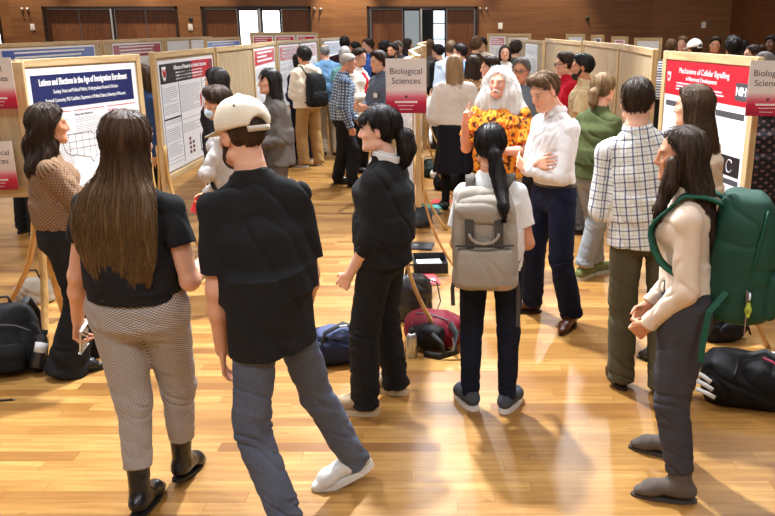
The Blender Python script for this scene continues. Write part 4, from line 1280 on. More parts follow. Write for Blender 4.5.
# ---- centre row, seen nearly end on
D = []
prev = (-.30, 5.20)
for i in range(5):
    zig = .10 if i % 2 else -.02
    a = V(-.30 + zig * .9 - .012 * i, 5.02 + 1.66 * i); b = V(-.30 - zig * .5 - .012 * i + .02, 5.02 + 1.66 * i + 1.5)
    D.append(board('%s board of the centre row, seen edge on' % ('nearest second third fourth fifth sixth farthest'.split()[i]), a, b, legs=(1, 0 if i < 4 else 1), spread=.33))
for i in range(5):
    small_poster('poster on the right side of the %s centre row board' % ('nearest second third fourth fifth sixth farthest'.split()[i]), D[i], 1.25, .95, 1.32, 0, (RED, NAVY, RED, BLUE, RED, NAVY, RED)[i], tseed=70 + i)
    small_poster('poster on the left side of the %s centre row board' % ('nearest second third fourth fifth sixth farthest'.split()[i]), D[i], 1.25, .95, 1.32, 0, (RED, RED, BLUE, RED, NAVY, RED, BLUE)[i], side=1, tseed=80 + i)

# ---- right row
E1 = board('oak framed board at the right holding the big red headed poster', (1.70, 6.35), (1.92, 5.00), fw=.06, top=1.925, spread=.26)
Eb = board('bare tan board next to the big red headed poster', (1.80, 8.5), (1.645, 6.45), panel=PLY, spread=.24, legs=(1, 0), top=1.935)
Ec = board('second bare tan board behind the beige hoodie wearer', (1.80, 10.7), (1.82, 8.6), panel=PLY, spread=.24, legs=(1, 0), top=1.93)
Ed = board('third bare tan board farther along the right row', (1.66, 13.6), (1.80, 10.8), panel=PLY, spread=.24, legs=(1, 0), top=1.92)
Ee = board('fourth tan board with a white sheet hanging at its end', (1.35, 16.9), (1.64, 13.7), panel=FAB, legs=(1, 0))
small_poster('tall white poster at the end of the far right row', Ee, 1.1, 1.0, 1.31, .6, plain('pale_band', srgb(226, 230, 236), .5), tseed=88)
Ef = board('far board with green and pink sheets near the back doors', (.95, 18.6), (1.9, 18.3), panel=FAB, legs=(1, 1), top=1.96)
small_poster('pale green sheet on the far board near the back doors', Ef, .42, .5, 1.62, .22, plain('green_band', srgb(150, 190, 130), .5), tseed=89)
small_poster('pinkish sheet on the far board near the back doors', Ef, .36, .6, 1.6, -.26, plain('pink_band', srgb(196, 130, 130), .5), tseed=90)
L = E1[1]; w = L - .14; h = 1.02
P = sheet('glossy poster with broad red title band and grey heading bars', E1, w, h, 1.352)
flat('title_band', RED, P, [(-w / 2, w / 2, h - .25, h)])
crest(P, -w / 2 + .055, h - .12, .06)
text_obj('title_text', 'Mechanisms of Cellular Signalling', .056, WINK, P, tM(-.02, h - .07), xscale=1.0, bold=.0)
text_obj('title_text', 'in Neuronal Development', .044, WINK, P, tM(-.04, h - .122))
flat('author_text', WINK, P, lines(-.42, .36, h - .20, h - .155, .022, .008, 91, 0), y=-.0045)
flat('logo', BARK, P, [(w / 2 - .165, w / 2 - .02, h - .215, h - .105)], y=-.0045)
text_obj('logo_text', 'NIH', .075, WINK, P, tM(w / 2 - .093, h - .16, -.0062), bold=.002)
cw = (w - .12) / 3
for i in range(3):
    x0 = -w / 2 + .03 + i * (cw + .03)
    flat('heading_bar', BARK, P, [(x0, x0 + cw, h - .335, h - .295)]); flat('heading_bar', BARK, P, [(x0, x0 + cw, .26, .295)])
    flat('text_column', PALE, P, lines(x0, x0 + cw, h - .50, h - .355, .0125, .0045, 92 + i))
    flat('text_column', PALE, P, lines(x0, x0 + cw, .08, .245, .0125, .0045, 96 + i))
x0 = -w / 2 + .03 + 2 * (cw + .03)
for rc in ((x0 + .06, x0 + cw, .315, .445), (-w / 2 + .03, -w / 2 + .10, .30, .42), (-.12, .02, .34, .43)): flat('figure', BLACK, P, [rc])
mb = MB()
for cxx in (x0 + .125, x0 + .245):
    mb.tube([(cxx + .038 * math.cos(a), -.005, .38 + .042 * math.sin(a)) for a in np.linspace(.6, 5.7, 14)], .004, 5)
mb.build('figure_rings', plain('figure_white', (.7, .72, .85), .5), P)

# boards whose tops show beyond the right row
for i, (px0, px1, Y, bm, nm) in enumerate(((563, 587, 17.5, plain('pale_band', srgb(226, 230, 236), .5), 'plain white'), (588, 606, 17.6, BARK, 'dark grey headed'), (608, 630, 16.4, RED, 'crisp red headed'), (631, 664, 16.0, plain('pale_band', srgb(226, 230, 236), .5), 'wide white'))):
    bd_ = board('board beyond the right row carrying the %s poster' % nm, (at_y(px0, Y) + .06, Y), (at_y(px1, Y) - .06, Y - .1), legs=(1, 1), spread=.3, top=1.96 - .02 * i)
    small_poster('%s poster showing above the right row boards' % nm, bd_, bd_[1] - .12, .8, 1.50 - .02 * i, 0, bm, tseed=100 + i, hd=.17)

# ---- category signs
SIGN = None
def sign_mat():
    t = NT('sign_print'); z = t.sep(t.coord())[2]
    c = t.ramp(t.math('MULTIPLY', z, 3.0), [(0.0, srgb(150, 18, 52)), (.20, srgb(196, 30, 66)), (.30, srgb(214, 110, 126)), (.42, srgb(228, 214, 208)), (1.0, srgb(222, 216, 210))])
    return t.set(col=c, rough=.3, spec=.5)
SIGN = sign_mat()
def sign(label, loc, ang, l1, l2, group=None):
    w, h = .245, .325
    e = empty('category_sign', loc, ang); tag(e, label, 'sign', group)
    mb = MB(); mb.box((0, 0, h / 2), (w, .004, h)); mb.build('card', SIGN, e)
    ink = plain('sign_ink', (.075, .05, .055), .6)
    text_obj('word', l1, .052, ink, e, tM(0, h - .075, -.0028)); text_obj('word', l2, .052, ink, e, tM(0, h - .132, -.0028))
    mb = MB(); mb.prism([(-.5, .5), (.5, .5), (.5, -.1), (0, -.6), (-.5, -.1)], -.002, -.0035, lambda a, b, c: (a * .016, c, .098 + b * .016)); mb.build('crest', ink, e)
    flat('small_print', WINK, e, [(-.068 + .0125 * i, -.058 + .0125 * i, .062, .074) for i in range(11)] + [(-.05 + .01 * i, -.043 + .01 * i, .044, .049) for i in range(10)] + [(-.04 + .01 * i, -.034 + .01 * i, .022, .026) for i in range(8)], y=-.0028)
    mb = MB(); mb.box((0, .012, h * .75), (.03, .02, .05)); mb.build('clip', plain('clip_grey', (.3, .3, .3), .4, .5), e)
    return e
def sign_at(px, py_top, Y):   # centre column, top row, depth
    return (at_y(px, Y), Y, CAM_H - (py_top - 27) / 831.0 * Y * .985 - .325)
s0 = sign('card sign reading Biological Sciences on the end of the centre row', sign_at(405.5, 58, 4.95), rad(2), 'Biological', 'Sciences')
s1 = sign('card sign reading Social Sciences at the left edge of the picture', sign_at(-12, 57, 5.28), rad(8), 'Social', 'Sciences')
s2 = sign('lower card sign reading Biological Sciences behind the beige blouse woman', sign_at(-24, 143, 5.30), rad(9), 'Biological', 'Sciences')
s3 = sign('card sign reading Biological Sciences over the right board post', sign_at(774, 60, 4.86), rad(-6), 'Biological', 'Sciences')
# the board whose end carries the two left signs
board('tan board end at the left edge carrying two card signs', (-4.05, 5.18), (-2.78, 5.42), bot=.98, panel=PLY, legs=(0, 1), fw=.07, spread=.24)
# ------------------------------------------------------------------ the visitors
def G(px, py): return at(px, py, 0.0)[:2]
def ft(loc, phi, pt, lift=0.0, yaw=0.0, pit=0.0):
    """foot given by its picture point on the floor -> the person's own frame; yaw is the heading in the room"""
    w = V(*G(*pt), 0) - V(loc[0], loc[1], 0); q = rz(-rad(phi)) @ w
    return (q[0], q[1], lift, yaw - phi, pit)
BRN = hair_mat('hair_brown', (.030, .017, .009), (.130, .072, .036))
BRNGOLD = hair_mat('hair_brown_gold', (.024, .012, .006), (.120, .062, .028), tip=(.30, .17, .065))
BLK = hair_mat('hair_black', (.006, .005, .005), (.030, .024, .022), rough=.36)
DKB = hair_mat('hair_dark_brown', (.016, .009, .006), (.072, .041, .024))
MID = hair_mat('hair_mid_brown', (.060, .032, .016), (.230, .130, .062))
BLD = hair_mat('hair_blond', (.26, .155, .07), (.58, .42, .22))
DBL = hair_mat('hair_dark_blond', (.13, .075, .035), (.34, .22, .11))
WHT = hair_mat('hair_white', (.86, .83, .77), (.98, .96, .92), rough=.7)
GRY = hair_mat('hair_grey', (.30, .28, .26), (.62, .60, .57))
SLT = hair_mat('hair_slate', (.12, .11, .10), (.34, .32, .30))
K_TEE = cloth('black_cotton', (.017, .017, .018), .9, 420, .25)
K_TROU = cloth('black_twill', (.015, .015, .016), .85, 420, .25)
LEATHER_K = plain('black_leather', (.012, .011, .011), .28, 0, .5)
LEATHER_B = plain('brown_leather', srgb(84, 46, 28), .25, 0, .5, .15)
WHITE_RUB = plain('white_rubber', (.78, .77, .74), .5)
WHITE_LEA = cloth('white_leather', (.74, .73, .70), .5, 200, .04, .12)
LACE_W = plain('white_lace', (.8, .8, .78), .8); LACE_K = plain('black_lace', (.02, .02, .02), .8)
SHIRT_W = cloth('white_shirting', (.80, .80, .80), .85, 500, .03, .3)

# --- woman with waist-long brown hair, seen from behind
pa = -6; la = G(160, 498)
A = person('woman seen from behind with waist-long brown hair, black top and checked trousers', *la, pa, H=1.765, sex='f', wf=1.12, skin_c='fair', head=(-16, 4, 0), lean=(1, 1),
    L=dict(ua=(-.22, -.06, -1), fa=(-.34, .40, -1), curl=.8), R=dict(ua=(.28, -.12, -1), fa=(-.10, 1, .15), curl=.5),
    fL=ft(la, pa, (142, 514), 0, -4, 6), fR=ft(la, pa, (183, 481), 0, -8, 12),
    hair=dict(style='long', follow=.1, mat=BRNGOLD, line=.074, vol=.004, ragged=.05, amp=.0035,
              rows=[(.09, 0, -.02, .060, .05, .06), (.03, 0, -.022, .088, .05, .088), (-.06, 0, -.035, .094, .06, .085), (-.13, -.005, -.065, .115, .06, .072), (-.20, -.01, -.125, .162, .045, .050), (-.32, -.012, -.170, .180, .03, .036), (-.47, -.005, -.172, .150, .022, .03), (-.60, .0, -.165, .085, .012, .02)], strands=900, steps=22),
    top=dict(mat=cloth('black_rib', (.017, .017, .018), .9, 260, .3), sleeve='cap', slen=.50, g=.014, hem=.045, hang=(.176, .115, .132), sflare=.004, wr=.010),
    bottom=dict(mat=dotted('houndstooth', srgb(200, 191, 183), srgb(92, 84, 80), 88, .45, .8), kind='skinny', radii=(.106, .072, .055), g=.016, hemz=.21, rise=.10, wr=.011),
    shoes=dict(kind='boot', mat=LEATHER_K, sole=plain('black_sole', (.01, .01, .01), .6), shaft=.25, shaft_r=.048, size=1.05))

# --- man in the white cap
pb = 62; lb = G(285, 524)
B = person('man in a cream baseball cap and black T-shirt walking past, back turned', *lb, pb, H=1.815, sex='m', skin_c='fair', lean=(5, -4), twist=-46, head=(-14, 8, 0), wf=.84,
    L=dict(ua=(-.12, -.04, -1), fa=(-.08, .30, -1), curl=.45), R=dict(ua=(.06, .12, -1), fa=(.0, .8, -.6)),
    fL=ft(lb, pb, (290, 542), 0, 95, 0), fR=ft(lb, pb, (360, 480), .012, 112, 20),
    hair=dict(style='short', mat=DKB, nape=-.085, vol=-.003, amp=.005, curl=.003, strands=0),
    beard=DKB,
    top=dict(mat=K_TEE, sleeve='short', slen=.80, sflare=.002, g=.010, hem=-.11, hang=(.184, .124, .132), wr=.015, wf=(8, 8, 3.5)),
    bottom=dict(mat=denim('faded_denim', srgb(88, 95, 112), 1.4), kind='relaxed', radii=(.088, .070, .061), g=.004, rise=.03, hemz=.05, wr=.016, name='jeans'),
    shoes=dict(kind='sneaker', mat=WHITE_LEA, sole=WHITE_RUB, laces=LACE_W, size=1.06), socks=plain('navy_sock', (.02, .03, .08), .9))
def cap_hat(r, m, ms):
    F = Field(); P = lambda x, y, z: r.hc + r.Hm @ V(x, y, z) * r.hs
    F.ell(P(0, -.012, .046), V(.097, .118, .104) * r.hs, r.Hm, .01)
    F.half(P(0, .0, .022), r.Hm @ V(0, -.10, -1), k=.008)
    F.ell(P(0, -.135, .028), V(.042, .05, .040) * r.hs, r.Hm, .006, 's')
    F.ell(P(0, -.012, .151), V(.012, .012, .006) * r.hs, r.Hm, .003)
    v, qd = F.build(.0055)
    p = (v - r.hc) @ r.Hm / r.hs; a = np.arctan2(p[:, 0], -p[:, 1] - .012); n = vnormals(v, qd)
    seam = np.abs(((a + .52) / 1.047) % 1 - .0); seam = np.minimum(seam, 1 - seam)
    v = v + n * (.0025 * noise(v * 22) - .0022 * np.exp(-(seam / .03) ** 2))[:, None]
    hat = mesh_obj('baseball_cap', v, qd, m, r.root)
    mb = MB()
    outl = [(-.078, .055), (-.082, .10), (-.062, .158), (-.03, .182), (0, .188), (.03, .182), (.062, .158), (.082, .10), (.078, .055), (.04, .085), (0, .095), (-.04, .085)]
    mb.prism(outl, .0, .008, lambda x, y, z: P(x, y, .034 + z - 2.6 * x * x - .22 * max(0, y - .06)))
    mb.build('brim', ms, hat, True)
    mb = MB(); mb.ribbon([P(.092 * math.sin(t), -.012 - .117 * math.cos(t), .022) for t in np.linspace(-.55, .55, 12)], .022, .005, r.Hm @ V(0, 0, 1)); mb.build('strap', ms, hat, True)
    mb = MB()
    for t in (-.9, .9, 2.2, -2.2):
        c = P(.078 * math.sin(t), -.012 - .094 * math.cos(t), .108); mb.tube([c, c + r.Hm @ V(math.sin(t), -math.cos(t), .5) * .006], .004, 8)
    mb.build('eyelets', plain('eyelet', (.10, .09, .08), .6), hat)
cap_hat(B, cloth('cream_twill', srgb(232, 222, 200), .9, 300, .05), plain('cap_brim', srgb(206, 196, 178), .85))

# --- woman in the black sweatshirt with a ponytail
pc = 74; lc = G(386, 403)
Cc = person('woman in black sweatshirt and trousers with white collar and low ponytail, facing left', *lc, pc, H=1.695, sex='f', wf=.97, skin_c='pale', head=(12, 3, 0), lean=(-2, 0),
    L=dict(ua=(-.12, .02, -1), fa=(.10, .55, -.85), curl=.75), R=dict(ua=(.12, -.05, -1), fa=(-.2, .5, -.9), curl=.7),
    fL=ft(lc, pc, (366, 413), 0, 82, 0), fR=ft(lc, pc, (396, 392), 0, 66, 0),
    hair=dict(style='pony', mat=BLK, bangs=True, vol=.006, line=.060, nape=-.07, tail=[(0, -.095, -.01, .030, 'h'), (.0, -.135, -.045, .044, 'h'), (0, -.145, -.105, .046, 'h'), (0, -.128, -.165, .034, 'h'), (0, -.112, -.205, .010, 'h')], amp=.003, strands=500, steps=8),
    top=dict(mat=K_TEE, sleeve='roll', flen=.32, g=.024, sg=.018, hem=-.035, hang=(.176, .118, .135), wr=.018, wf=(8, 8, 4), collar='shirt', cs=1.14, cmat=cloth('white_collar', (.80, .80, .80), .8), puff=.006),
    bottom=dict(mat=K_TROU, kind='straight', radii=(.094, .080, .074), g=.008, hemz=.045, wr=.014),
    shoes=dict(kind='sneaker', mat=cloth('tan_suede', srgb(168, 146, 118), .9, 200, .08), sole=plain('cream_rubber', srgb(206, 190, 162), .6), laces=plain('tan_lace', srgb(90, 74, 56), .8), size=1.05))

# --- woman with the grey backpack
pd = -4; ld = G(489, 405)
Dd = person('woman in white T-shirt and dark jeans with a black ponytail and grey backpack', *ld, pd, H=1.60, sex='f', wf=1.0, skin_c='tan', head=(2, 6, 0), lean=(1, -1.5),
    L=dict(ua=(-.16, .02, -1), fa=(.34, .85, .10), curl=.8), R=dict(ua=(.20, -.02, -1), fa=(-.15, .9, -.1), curl=.8),
    fL=ft(ld, pd, (470, 406), 0, 24, 0), fR=ft(ld, pd, (507, 409), 0, -28, 0),
    hair=dict(style='pony', mat=BLK, vol=.004, line=.066, nape=-.08, tail=[(.01, -.10, .0, .026, 'h'), (.02, -.135, -.04, .030, 'h'), (.035, -.150, -.12, .036, 'h'), (.055, -.22, -.22, .030, 'h'), (.065, -.30, -.30, .024, 'h'), (.07, -.32, -.36, .008, 'h')], amp=.003, strands=600, steps=9),
    top=dict(mat=cloth('white_jersey', (.78, .78, .77), .9, 420, .03), sleeve='short', slen=.66, sflare=.008, g=.010, hem=-.03, wr=.010),
    bottom=dict(mat=denim('ink_denim', (.008, .010, .018), 1.8), kind='skinny', radii=(.090, .064, .053), g=.008, hemz=.075, wr=.010, name='jeans'),
    shoes=dict(kind='sneaker', mat=cloth('slate_knit', srgb(74, 78, 86), .8, 260, .3), sole=WHITE_RUB, laces=LACE_K))

# --- man in the white shirt, arms crossed
pe = 118; le = G(549, 322)
Ee_ = person('man in white dress shirt and navy trousers standing with arms crossed', *le, pe, H=1.79, sex='m', skin_c='fair', head=(4, 24, 0), lean=(3, 0), neckf=.02, wf=.95,
    L=dict(ua=(-.10, .24, -1), fa=(.95, .52, .14), hd=(.9, .1, .35), pn=(.2, -1, 0), curl=.4), R=dict(ua=(.12, .26, -1), fa=(-1, .42, .30), hd=(-.95, -.2, .2), pn=(0, -1, -.1), curl=.5),
    fL=ft(le, pe, (571, 326), 0, 152, 0), fR=ft(le, pe, (532, 312), 0, 92, 0),
    hair=dict(style='short', mat=MID, quiff=True, top=.010, vol=-.003, line=.058, amp=.010, nape=-.06, strands=350, steps=5),
    top=dict(mat=SHIRT_W, sleeve='long', g=.012, hem=.085, wr=.009, collar='shirt', sg=.012, flen=.98, cuffr=.006),
    bottom=dict(mat=cloth('navy_wool', srgb(24, 30, 52), .85, 420, .15), kind='straight', radii=(.098, .080, .078), g=.010, hemz=.075, wr=.010), belt=LEATHER_K,
    shoes=dict(kind='dress', mat=LEATHER_B, sole=plain('brown_sole', (.03, .018, .012), .5), laces=plain('brown_lace', (.04, .02, .012), .8)))

# --- man with the white mane
pf = 162; lf = (at_y(501, 6.75), 6.75)
Ff = person('white-haired moustached man in an orange floral shirt, finger raised', *lf, pf, H=1.77, sex='m', skin_c='ruddy', head=(-6, -2, 0), lean=(0, 0), wf=1.06,
    R=dict(ua=(.34, .12, -1), fa=(-.12, .62, 1), hd=(-.1, .1, 1), pn=(-1, .1, 0), curl=1.15, point=True), L=dict(ua=(-.25, .2, -1), fa=(.8, .8, .1), curl=.5, hd=(1, .3, 0)),
    hair=dict(style='wild', mat=WHT, vol=.010, amp=.008, wave=.5, line=.060,
              rows=[(.12, 0, -.01, .055, .04, .06), (.06, 0, -.01, .118, .06, .115), (-.03, 0, -.02, .155, .075, .12), (-.12, 0, -.025, .190, .085, .12), (-.21, 0, -.035, .220, .095, .12), (-.30, 0, -.05, .215, .09, .10), (-.34, 0, -.05, .14, .06, .07)], strands=900, steps=16),
    mustache=plain('white_moustache', (.80, .76, .68), .8),
    top=dict(mat=floral('orange_floral', srgb(206, 92, 20), srgb(226, 150, 44), srgb(176, 40, 14)), sleeve='short', slen=.75, sflare=.02, g=.022, hem=-.06, collar='shirt', hang=(.19, .14, .14)),
    bottom=dict(mat=cloth('khaki_shorts', srgb(172, 146, 110), .9), kind='straight', radii=(.105, .098, .10), hemz=.50, name='shorts'),
    socks=plain('white_sock', (.78, .77, .75), .9), shoes=dict(kind='sneaker', mat=cloth('white_blue_mesh', srgb(190, 198, 214), .8), sole=plain('navy_rubber', (.03, .04, .10), .6), laces=LACE_W))

# --- woman in the green sweater
pg = -52; lg = G(590, 279)
Gg = person('woman in green sweater and ripped pale jeans with tied dark-blond hair', *lg, pg, H=1.73, sex='f', skin_c='fair', head=(4, 4, 0), wf=1.0,
    L=dict(ua=(-.16, -.05, -1), fa=(.0, .5, -1), curl=.35), R=dict(ua=(.18, -.1, -1), fa=(-.05, .15, -1), curl=.4),
    fL=ft(lg, pg, (594, 274), 0, -62, 0), fR=ft(lg, pg, (582, 279), 0, -40, 0),
    hair=dict(style='pony', mat=DBL, vol=.006, line=.066, tail=[(0, -.09, .0, .03, 'h'), (0, -.13, -.03, .034, 'h'), (0, -.13, -.10, .030, 'h'), (0, -.11, -.16, .012, 'h')], amp=.004),
    top=dict(mat=cloth('olive_fleece', srgb(72, 80, 48), .92, 260, .12), sleeve='three', flen=.55, g=.028, sg=.018, hem=-.02, hang=(.19, .125, .135), wr=.014),
    bottom=dict(mat=denim('pale_denim', srgb(142, 148, 152), 1.35), kind='straight', radii=(.094, .076, .070), g=.008, hemz=.13, cuff=.05, name='jeans', wr=.012),
    shoes=dict(kind='sneaker', mat=cloth('moss_knit', srgb(120, 128, 84), .85, 240, .25), sole=plain('ivory_rubber', srgb(206, 206, 186), .6), laces=LACE_W, size=1.06))
# rips in the jeans: frayed openings showing the knee
def rips(r):
    sk = r.root
    for d in 'LR':
        kn = r.knee[d]; fw = r.foot[d][2] @ V(0, 1, 0); sd = r.foot[d][2] @ V(1, 0, 0)
        for k, (dz, w, h) in enumerate(((.10, .05, .026), (.02, .060, .034), (-.06, .052, .020))):
            F = Field(); c = kn + V(0, 0, dz) + fw * (.066 - .012 * abs(k - 1)) * r.s
            F.ell(c, V(w, .016, h), basis(V(0, 0, 1), fw), .002)
            v, qd = F.build(.007); v = v + .004 * noise(v * 60)[:, None]
            t = np.tile(np.array([*SKIN['fair'], 1.0]), (len(v), 1))
            mesh_obj('knee_rip', v, qd, skin('skin'), r.bot_ob, attrs={'tone': ('color', t)})
            mb = MB()
            for i in range(7):
                z = dz + (i - 3) * h * .3
                q = c + V(0, 0, (i - 3) * h * .30)
                mb.tube([q - sd * w * .9 + fw * .006, q + fw * (.019) + V(0, 0, .004 * math.sin(i * 2.3)), q + sd * w * .9 + fw * .006], .0022, 4)
            mb.build('frayed_threads', plain('thread', (.72, .72, .70), .9), r.bot_ob)
rips(Gg)

# --- man in the checked shirt, back view
ph = -6; lh = G(634, 389)
Hh = person('man in blue and white checked shirt and olive trousers, back to us', *lh, ph, H=1.82, sex='m', skin_c='fair', head=(-6, 6, 0), lean=(2, -8), wf=.97,
    L=dict(ua=(-.20, .05, -1), fa=(.35, .9, .1), curl=.5), R=dict(ua=(.20, .05, -1), fa=(-.3, .9, .1), curl=.5),
    fL=ft(lh, ph, (620, 386), 0, 8, 0), fR=ft(lh, ph, (660, 392), 0, -16, 0),
    hair=dict(style='short', mat=DKB, nape=-.085, vol=.004, amp=.006, strands=350, steps=5),
    top=dict(mat=plaid('check_shirting', srgb(226, 226, 220), ((0, 24, .15, .0, srgb(58, 66, 108), .85), (1, 22, .15, .1, srgb(58, 66, 108), .75), (0, 24, .07, .5, srgb(190, 176, 120), .7), (1, 22, .07, .6, srgb(150, 160, 170), .7))), sleeve='elbow', g=.016, sg=.016, hem=-.07, hang=(.184, .124, .130), wr=.014, collar='shirt', wf=(8, 8, 3)),
    bottom=dict(mat=cloth('olive_twill', srgb(88, 82, 62), .9, 380, .15), kind='straight', radii=(.096, .078, .074), g=.008, hemz=.04, wr=.013),
    shoes=dict(kind='dress', mat=plain('dark_brown_leather', srgb(70, 44, 30), .4, 0, .4, .12), sole=plain('brown_sole', (.03, .018, .012), .5), laces=plain('brown_lace', (.04, .02, .012), .8)))

# --- woman with the green backpack
pi_ = 72; li = G(671, 478)
Ii = person('woman in cream top and grey trousers with green backpack, facing left', *li, pi_, H=1.68, sex='f', wf=1.08, skin_c='tan', head=(8, 4, 0), lean=(5, 0), hipdrop=.0,
    L=dict(ua=(-.12, .02, -1), fa=(.30, .80, -.85), hd=(.5, .8, -.8), curl=.9), R=dict(ua=(.14, .06, -1), fa=(-.42, .8, -.80), hd=(-.4, .5, -.8), curl=.9),
    fL=ft(li, pi_, (680, 500), 0, 78, 0), fR=ft(li, pi_, (672, 456), 0, 66, 0),
    hair=dict(style='long', mat=hair_mat('hair_espresso', (.018, .011, .008), (.095, .060, .040)), line=.050, vol=.004, amp=.004, ragged=.05, wave=.2, strands=900, steps=18,
              rows=[(.09, 0, -.02, .060, .05, .06), (.03, 0, -.022, .088, .05, .090), (-.06, 0, -.04, .094, .055, .085), (-.15, 0, -.075, .108, .06, .075), (-.25, .01, -.115, .120, .045, .05), (-.36, .02, -.15, .110, .04, .035), (-.46, .03, -.17, .075, .03, .025)],
              locks=[(-1, [(.070, .03, -.02, .026), (.080, .04, -.12, .026), (.088, .075, -.22, .022), (.082, .085, -.30, .008)])]),
    top=dict(mat=cloth('cream_knit', srgb(226, 206, 184), .92, 300, .04), sleeve='long', g=.014, sg=.011, hem=.07, wr=.010, flen=.95, collar='crew'),
    bottom=dict(mat=cloth('charcoal_stretch', srgb(66, 64, 68), .88, 380, .12), kind='skinny', radii=(.112, .078, .060), g=.014, hemz=.15, rise=.15, wr=.010),
    shoes=dict(kind='boot', mat=cloth('grey_suede', srgb(96, 86, 78), .9, 200, .1), sole=plain('suede_sole', srgb(70, 62, 56), .8), shaft=.18, shaft_r=.056, size=1.06))

# --- woman in the spotted beige blouse
pj = -58; lj = G(78, 366)
Jj = person('woman in spotted beige blouse and wide black trousers gesturing at the left poster', *lj, pj, H=1.655, sex='f', skin_c='tan', head=(4, 2, 0), lean=(0, 0),
    R=dict(ua=(.18, .50, -.80), fa=(.02, .75, .75), curl=.45, hd=(-.1, 1, .5), pn=(-.6, 0, 1)), L=dict(ua=(-.18, .15, -1), fa=(.3, 1, .3), curl=.5),
    fL=ft(lj, pj, (96, 352), 0, -58, 0), fR=ft(lj, pj, (70, 374), 0, -66, 0),
    hair=dict(style='long', mat=DKB, line=.064, vol=.008, amp=.006, wave=.9, ragged=.03,
              rows=[(.10, 0, -.02, .065, .05, .06), (.03, 0, -.025, .100, .055, .095), (-.06, 0, -.04, .112, .065, .09), (-.15, 0, -.06, .122, .075, .09), (-.23, 0, -.08, .126, .065, .08), (-.30, 0, -.09, .085, .04, .05)], strands=700, steps=12),
    top=dict(mat=dotted('spotted_chiffon', srgb(142, 112, 86), srgb(70, 50, 36), 50, .8, .8), sleeve='three', flen=.6, g=.022, sg=.024, hem=.06, wr=.016, puff=.012, collar='crew', hang=(.15, .11, .11)),
    bottom=dict(mat=K_TROU, kind='flare', radii=(.100, .084, .125), g=.010, hemz=.015, rise=.16, wr=.012),
    shoes=dict(kind='dress', mat=LEATHER_K, sole=plain('black_sole', (.01, .01, .01), .6)))

# --- woman at the right-hand poster
lk = (at_y(705, 4.82), 4.82)
Kk = person('woman with sunglasses on her long brown hair reading the red headed poster', *lk, 34, H=1.76, sex='f', skin_c='fair', head=(22, 2, 0),
    L=dict(ua=(-.15, .45, -1), fa=(.55, .5, 1), curl=.9, hd=(.3, .2, 1), pn=(.2, -1, .2)), R=dict(ua=(.15, .3, -1), fa=(-.9, .6, .1)),
    hair=dict(style='long', mat=BRN, line=.056, vol=.006, amp=.004, ragged=.05, wave=.15, strands=600, steps=16,
              rows=[(.09, 0, -.02, .060, .05, .06), (.03, 0, -.024, .094, .05, .092), (-.06, 0, -.04, .102, .055, .088), (-.16, .01, -.075, .115, .055, .075), (-.27, .02, -.105, .118, .04, .05), (-.38, .03, -.12, .095, .03, .035), (-.44, .03, -.12, .05, .02, .02)]),
    top=dict(mat=cloth('beige_knit', srgb(206, 186, 160), .9), sleeve='none', g=.014, hem=-.03),
    bottom=dict(mat=cloth('dark_skirt', (.02, .02, .024), .9), kind='straight'), shoes=dict(kind='flat', mat=LEATHER_K))
def sunglasses(r, up=.094):
    P = lambda x, y, z: r.hc + r.Hm @ V(x, y, z) * r.hs
    mb = MB()
    for sx in (-1, 1):
        mb.tube([P(sx * (.032 + .026 * math.cos(a)), .058 + .012 * math.sin(a), up + .020 * math.sin(a)) for a in np.linspace(0, 6.283, 14)], .004, 6)
        mb.tube([P(sx * .058, .055, up), P(sx * .088, .02, up - .02), P(sx * .092, -.03, up - .06)], .0035, 6)
    mb.tube([P(-.008, .06, up), P(.008, .06, up)], .0035, 6)
    o = mb.build('sunglasses', plain('tortoise', (.05, .025, .012), .25), r.root, True)
    mb = MB()
    for sx in (-1, 1): mb.prism([(.024 * math.cos(a), .018 * math.sin(a)) for a in np.linspace(0, 6.283, 14)[:-1]], 0, .002, lambda x, y, z: P(sx * .032 + x, .058 + z + .012 * y / .02, up + y))
    mb.build('lens', plain('dark_lens', (.02, .015, .012), .1, 0, .6), o)
sunglasses(Kk)

# --- pair in front of the black and red poster, and the woman facing them
ll = (at_y(221, 6.1), 6.1)
Ll = person('masked dark-haired visitor in pale grey long sleeves with a shoulder strap', *ll, 96, H=1.66, sex='f', skin_c='tan', head=(0, 14, 0),
    L=dict(ua=(-.22, .5, -.85), fa=(1, .15, -.25), curl=.7), R=dict(ua=(.12, .2, -1), fa=(-.2, .75, -.75), curl=.9),
    hair=dict(style='short', mat=DKB, vol=.010, top=.006, amp=.004, nape=-.09),
    top=dict(mat=cloth('pale_grey_jersey', srgb(184, 180, 176), .9), sleeve='long', g=.020, sg=.014, hem=-.12, wr=.014),
    bottom=dict(mat=denim('worn_denim', srgb(120, 124, 136), 1.3), kind='straight', name='jeans'), shoes=dict(kind='sneaker', mat=cloth('grey_mesh', srgb(110, 110, 116), .8), sole=WHITE_RUB))
F = Field(); r = Ll; P_ = lambda *a: r.hc + r.Hm @ V(*a) * r.hs
F.ell(P_(0, .062, -.055), V(.066, .056, .050) * r.hs, r.Hm); F.half(P_(0, 0, -.022), r.Hm @ V(0, -.3, 1)); F.half(P_(0, .02, 0), r.Hm @ V(0, -1, 0))
v, qd = F.build(.008); mask_ob = mesh_obj('face_mask', v, qd, cloth('mask_blue', srgb(196, 220, 236), .9), r.root)
mb = MB()
for sx in (-1, 1): mb.tube([P_(sx * .066, .035, -.03), P_(sx * .078, .01, -.0), P_(sx * .080, -.02, .004)], .002, 5)
mb.build('ear_loop', LACE_W, mask_ob)
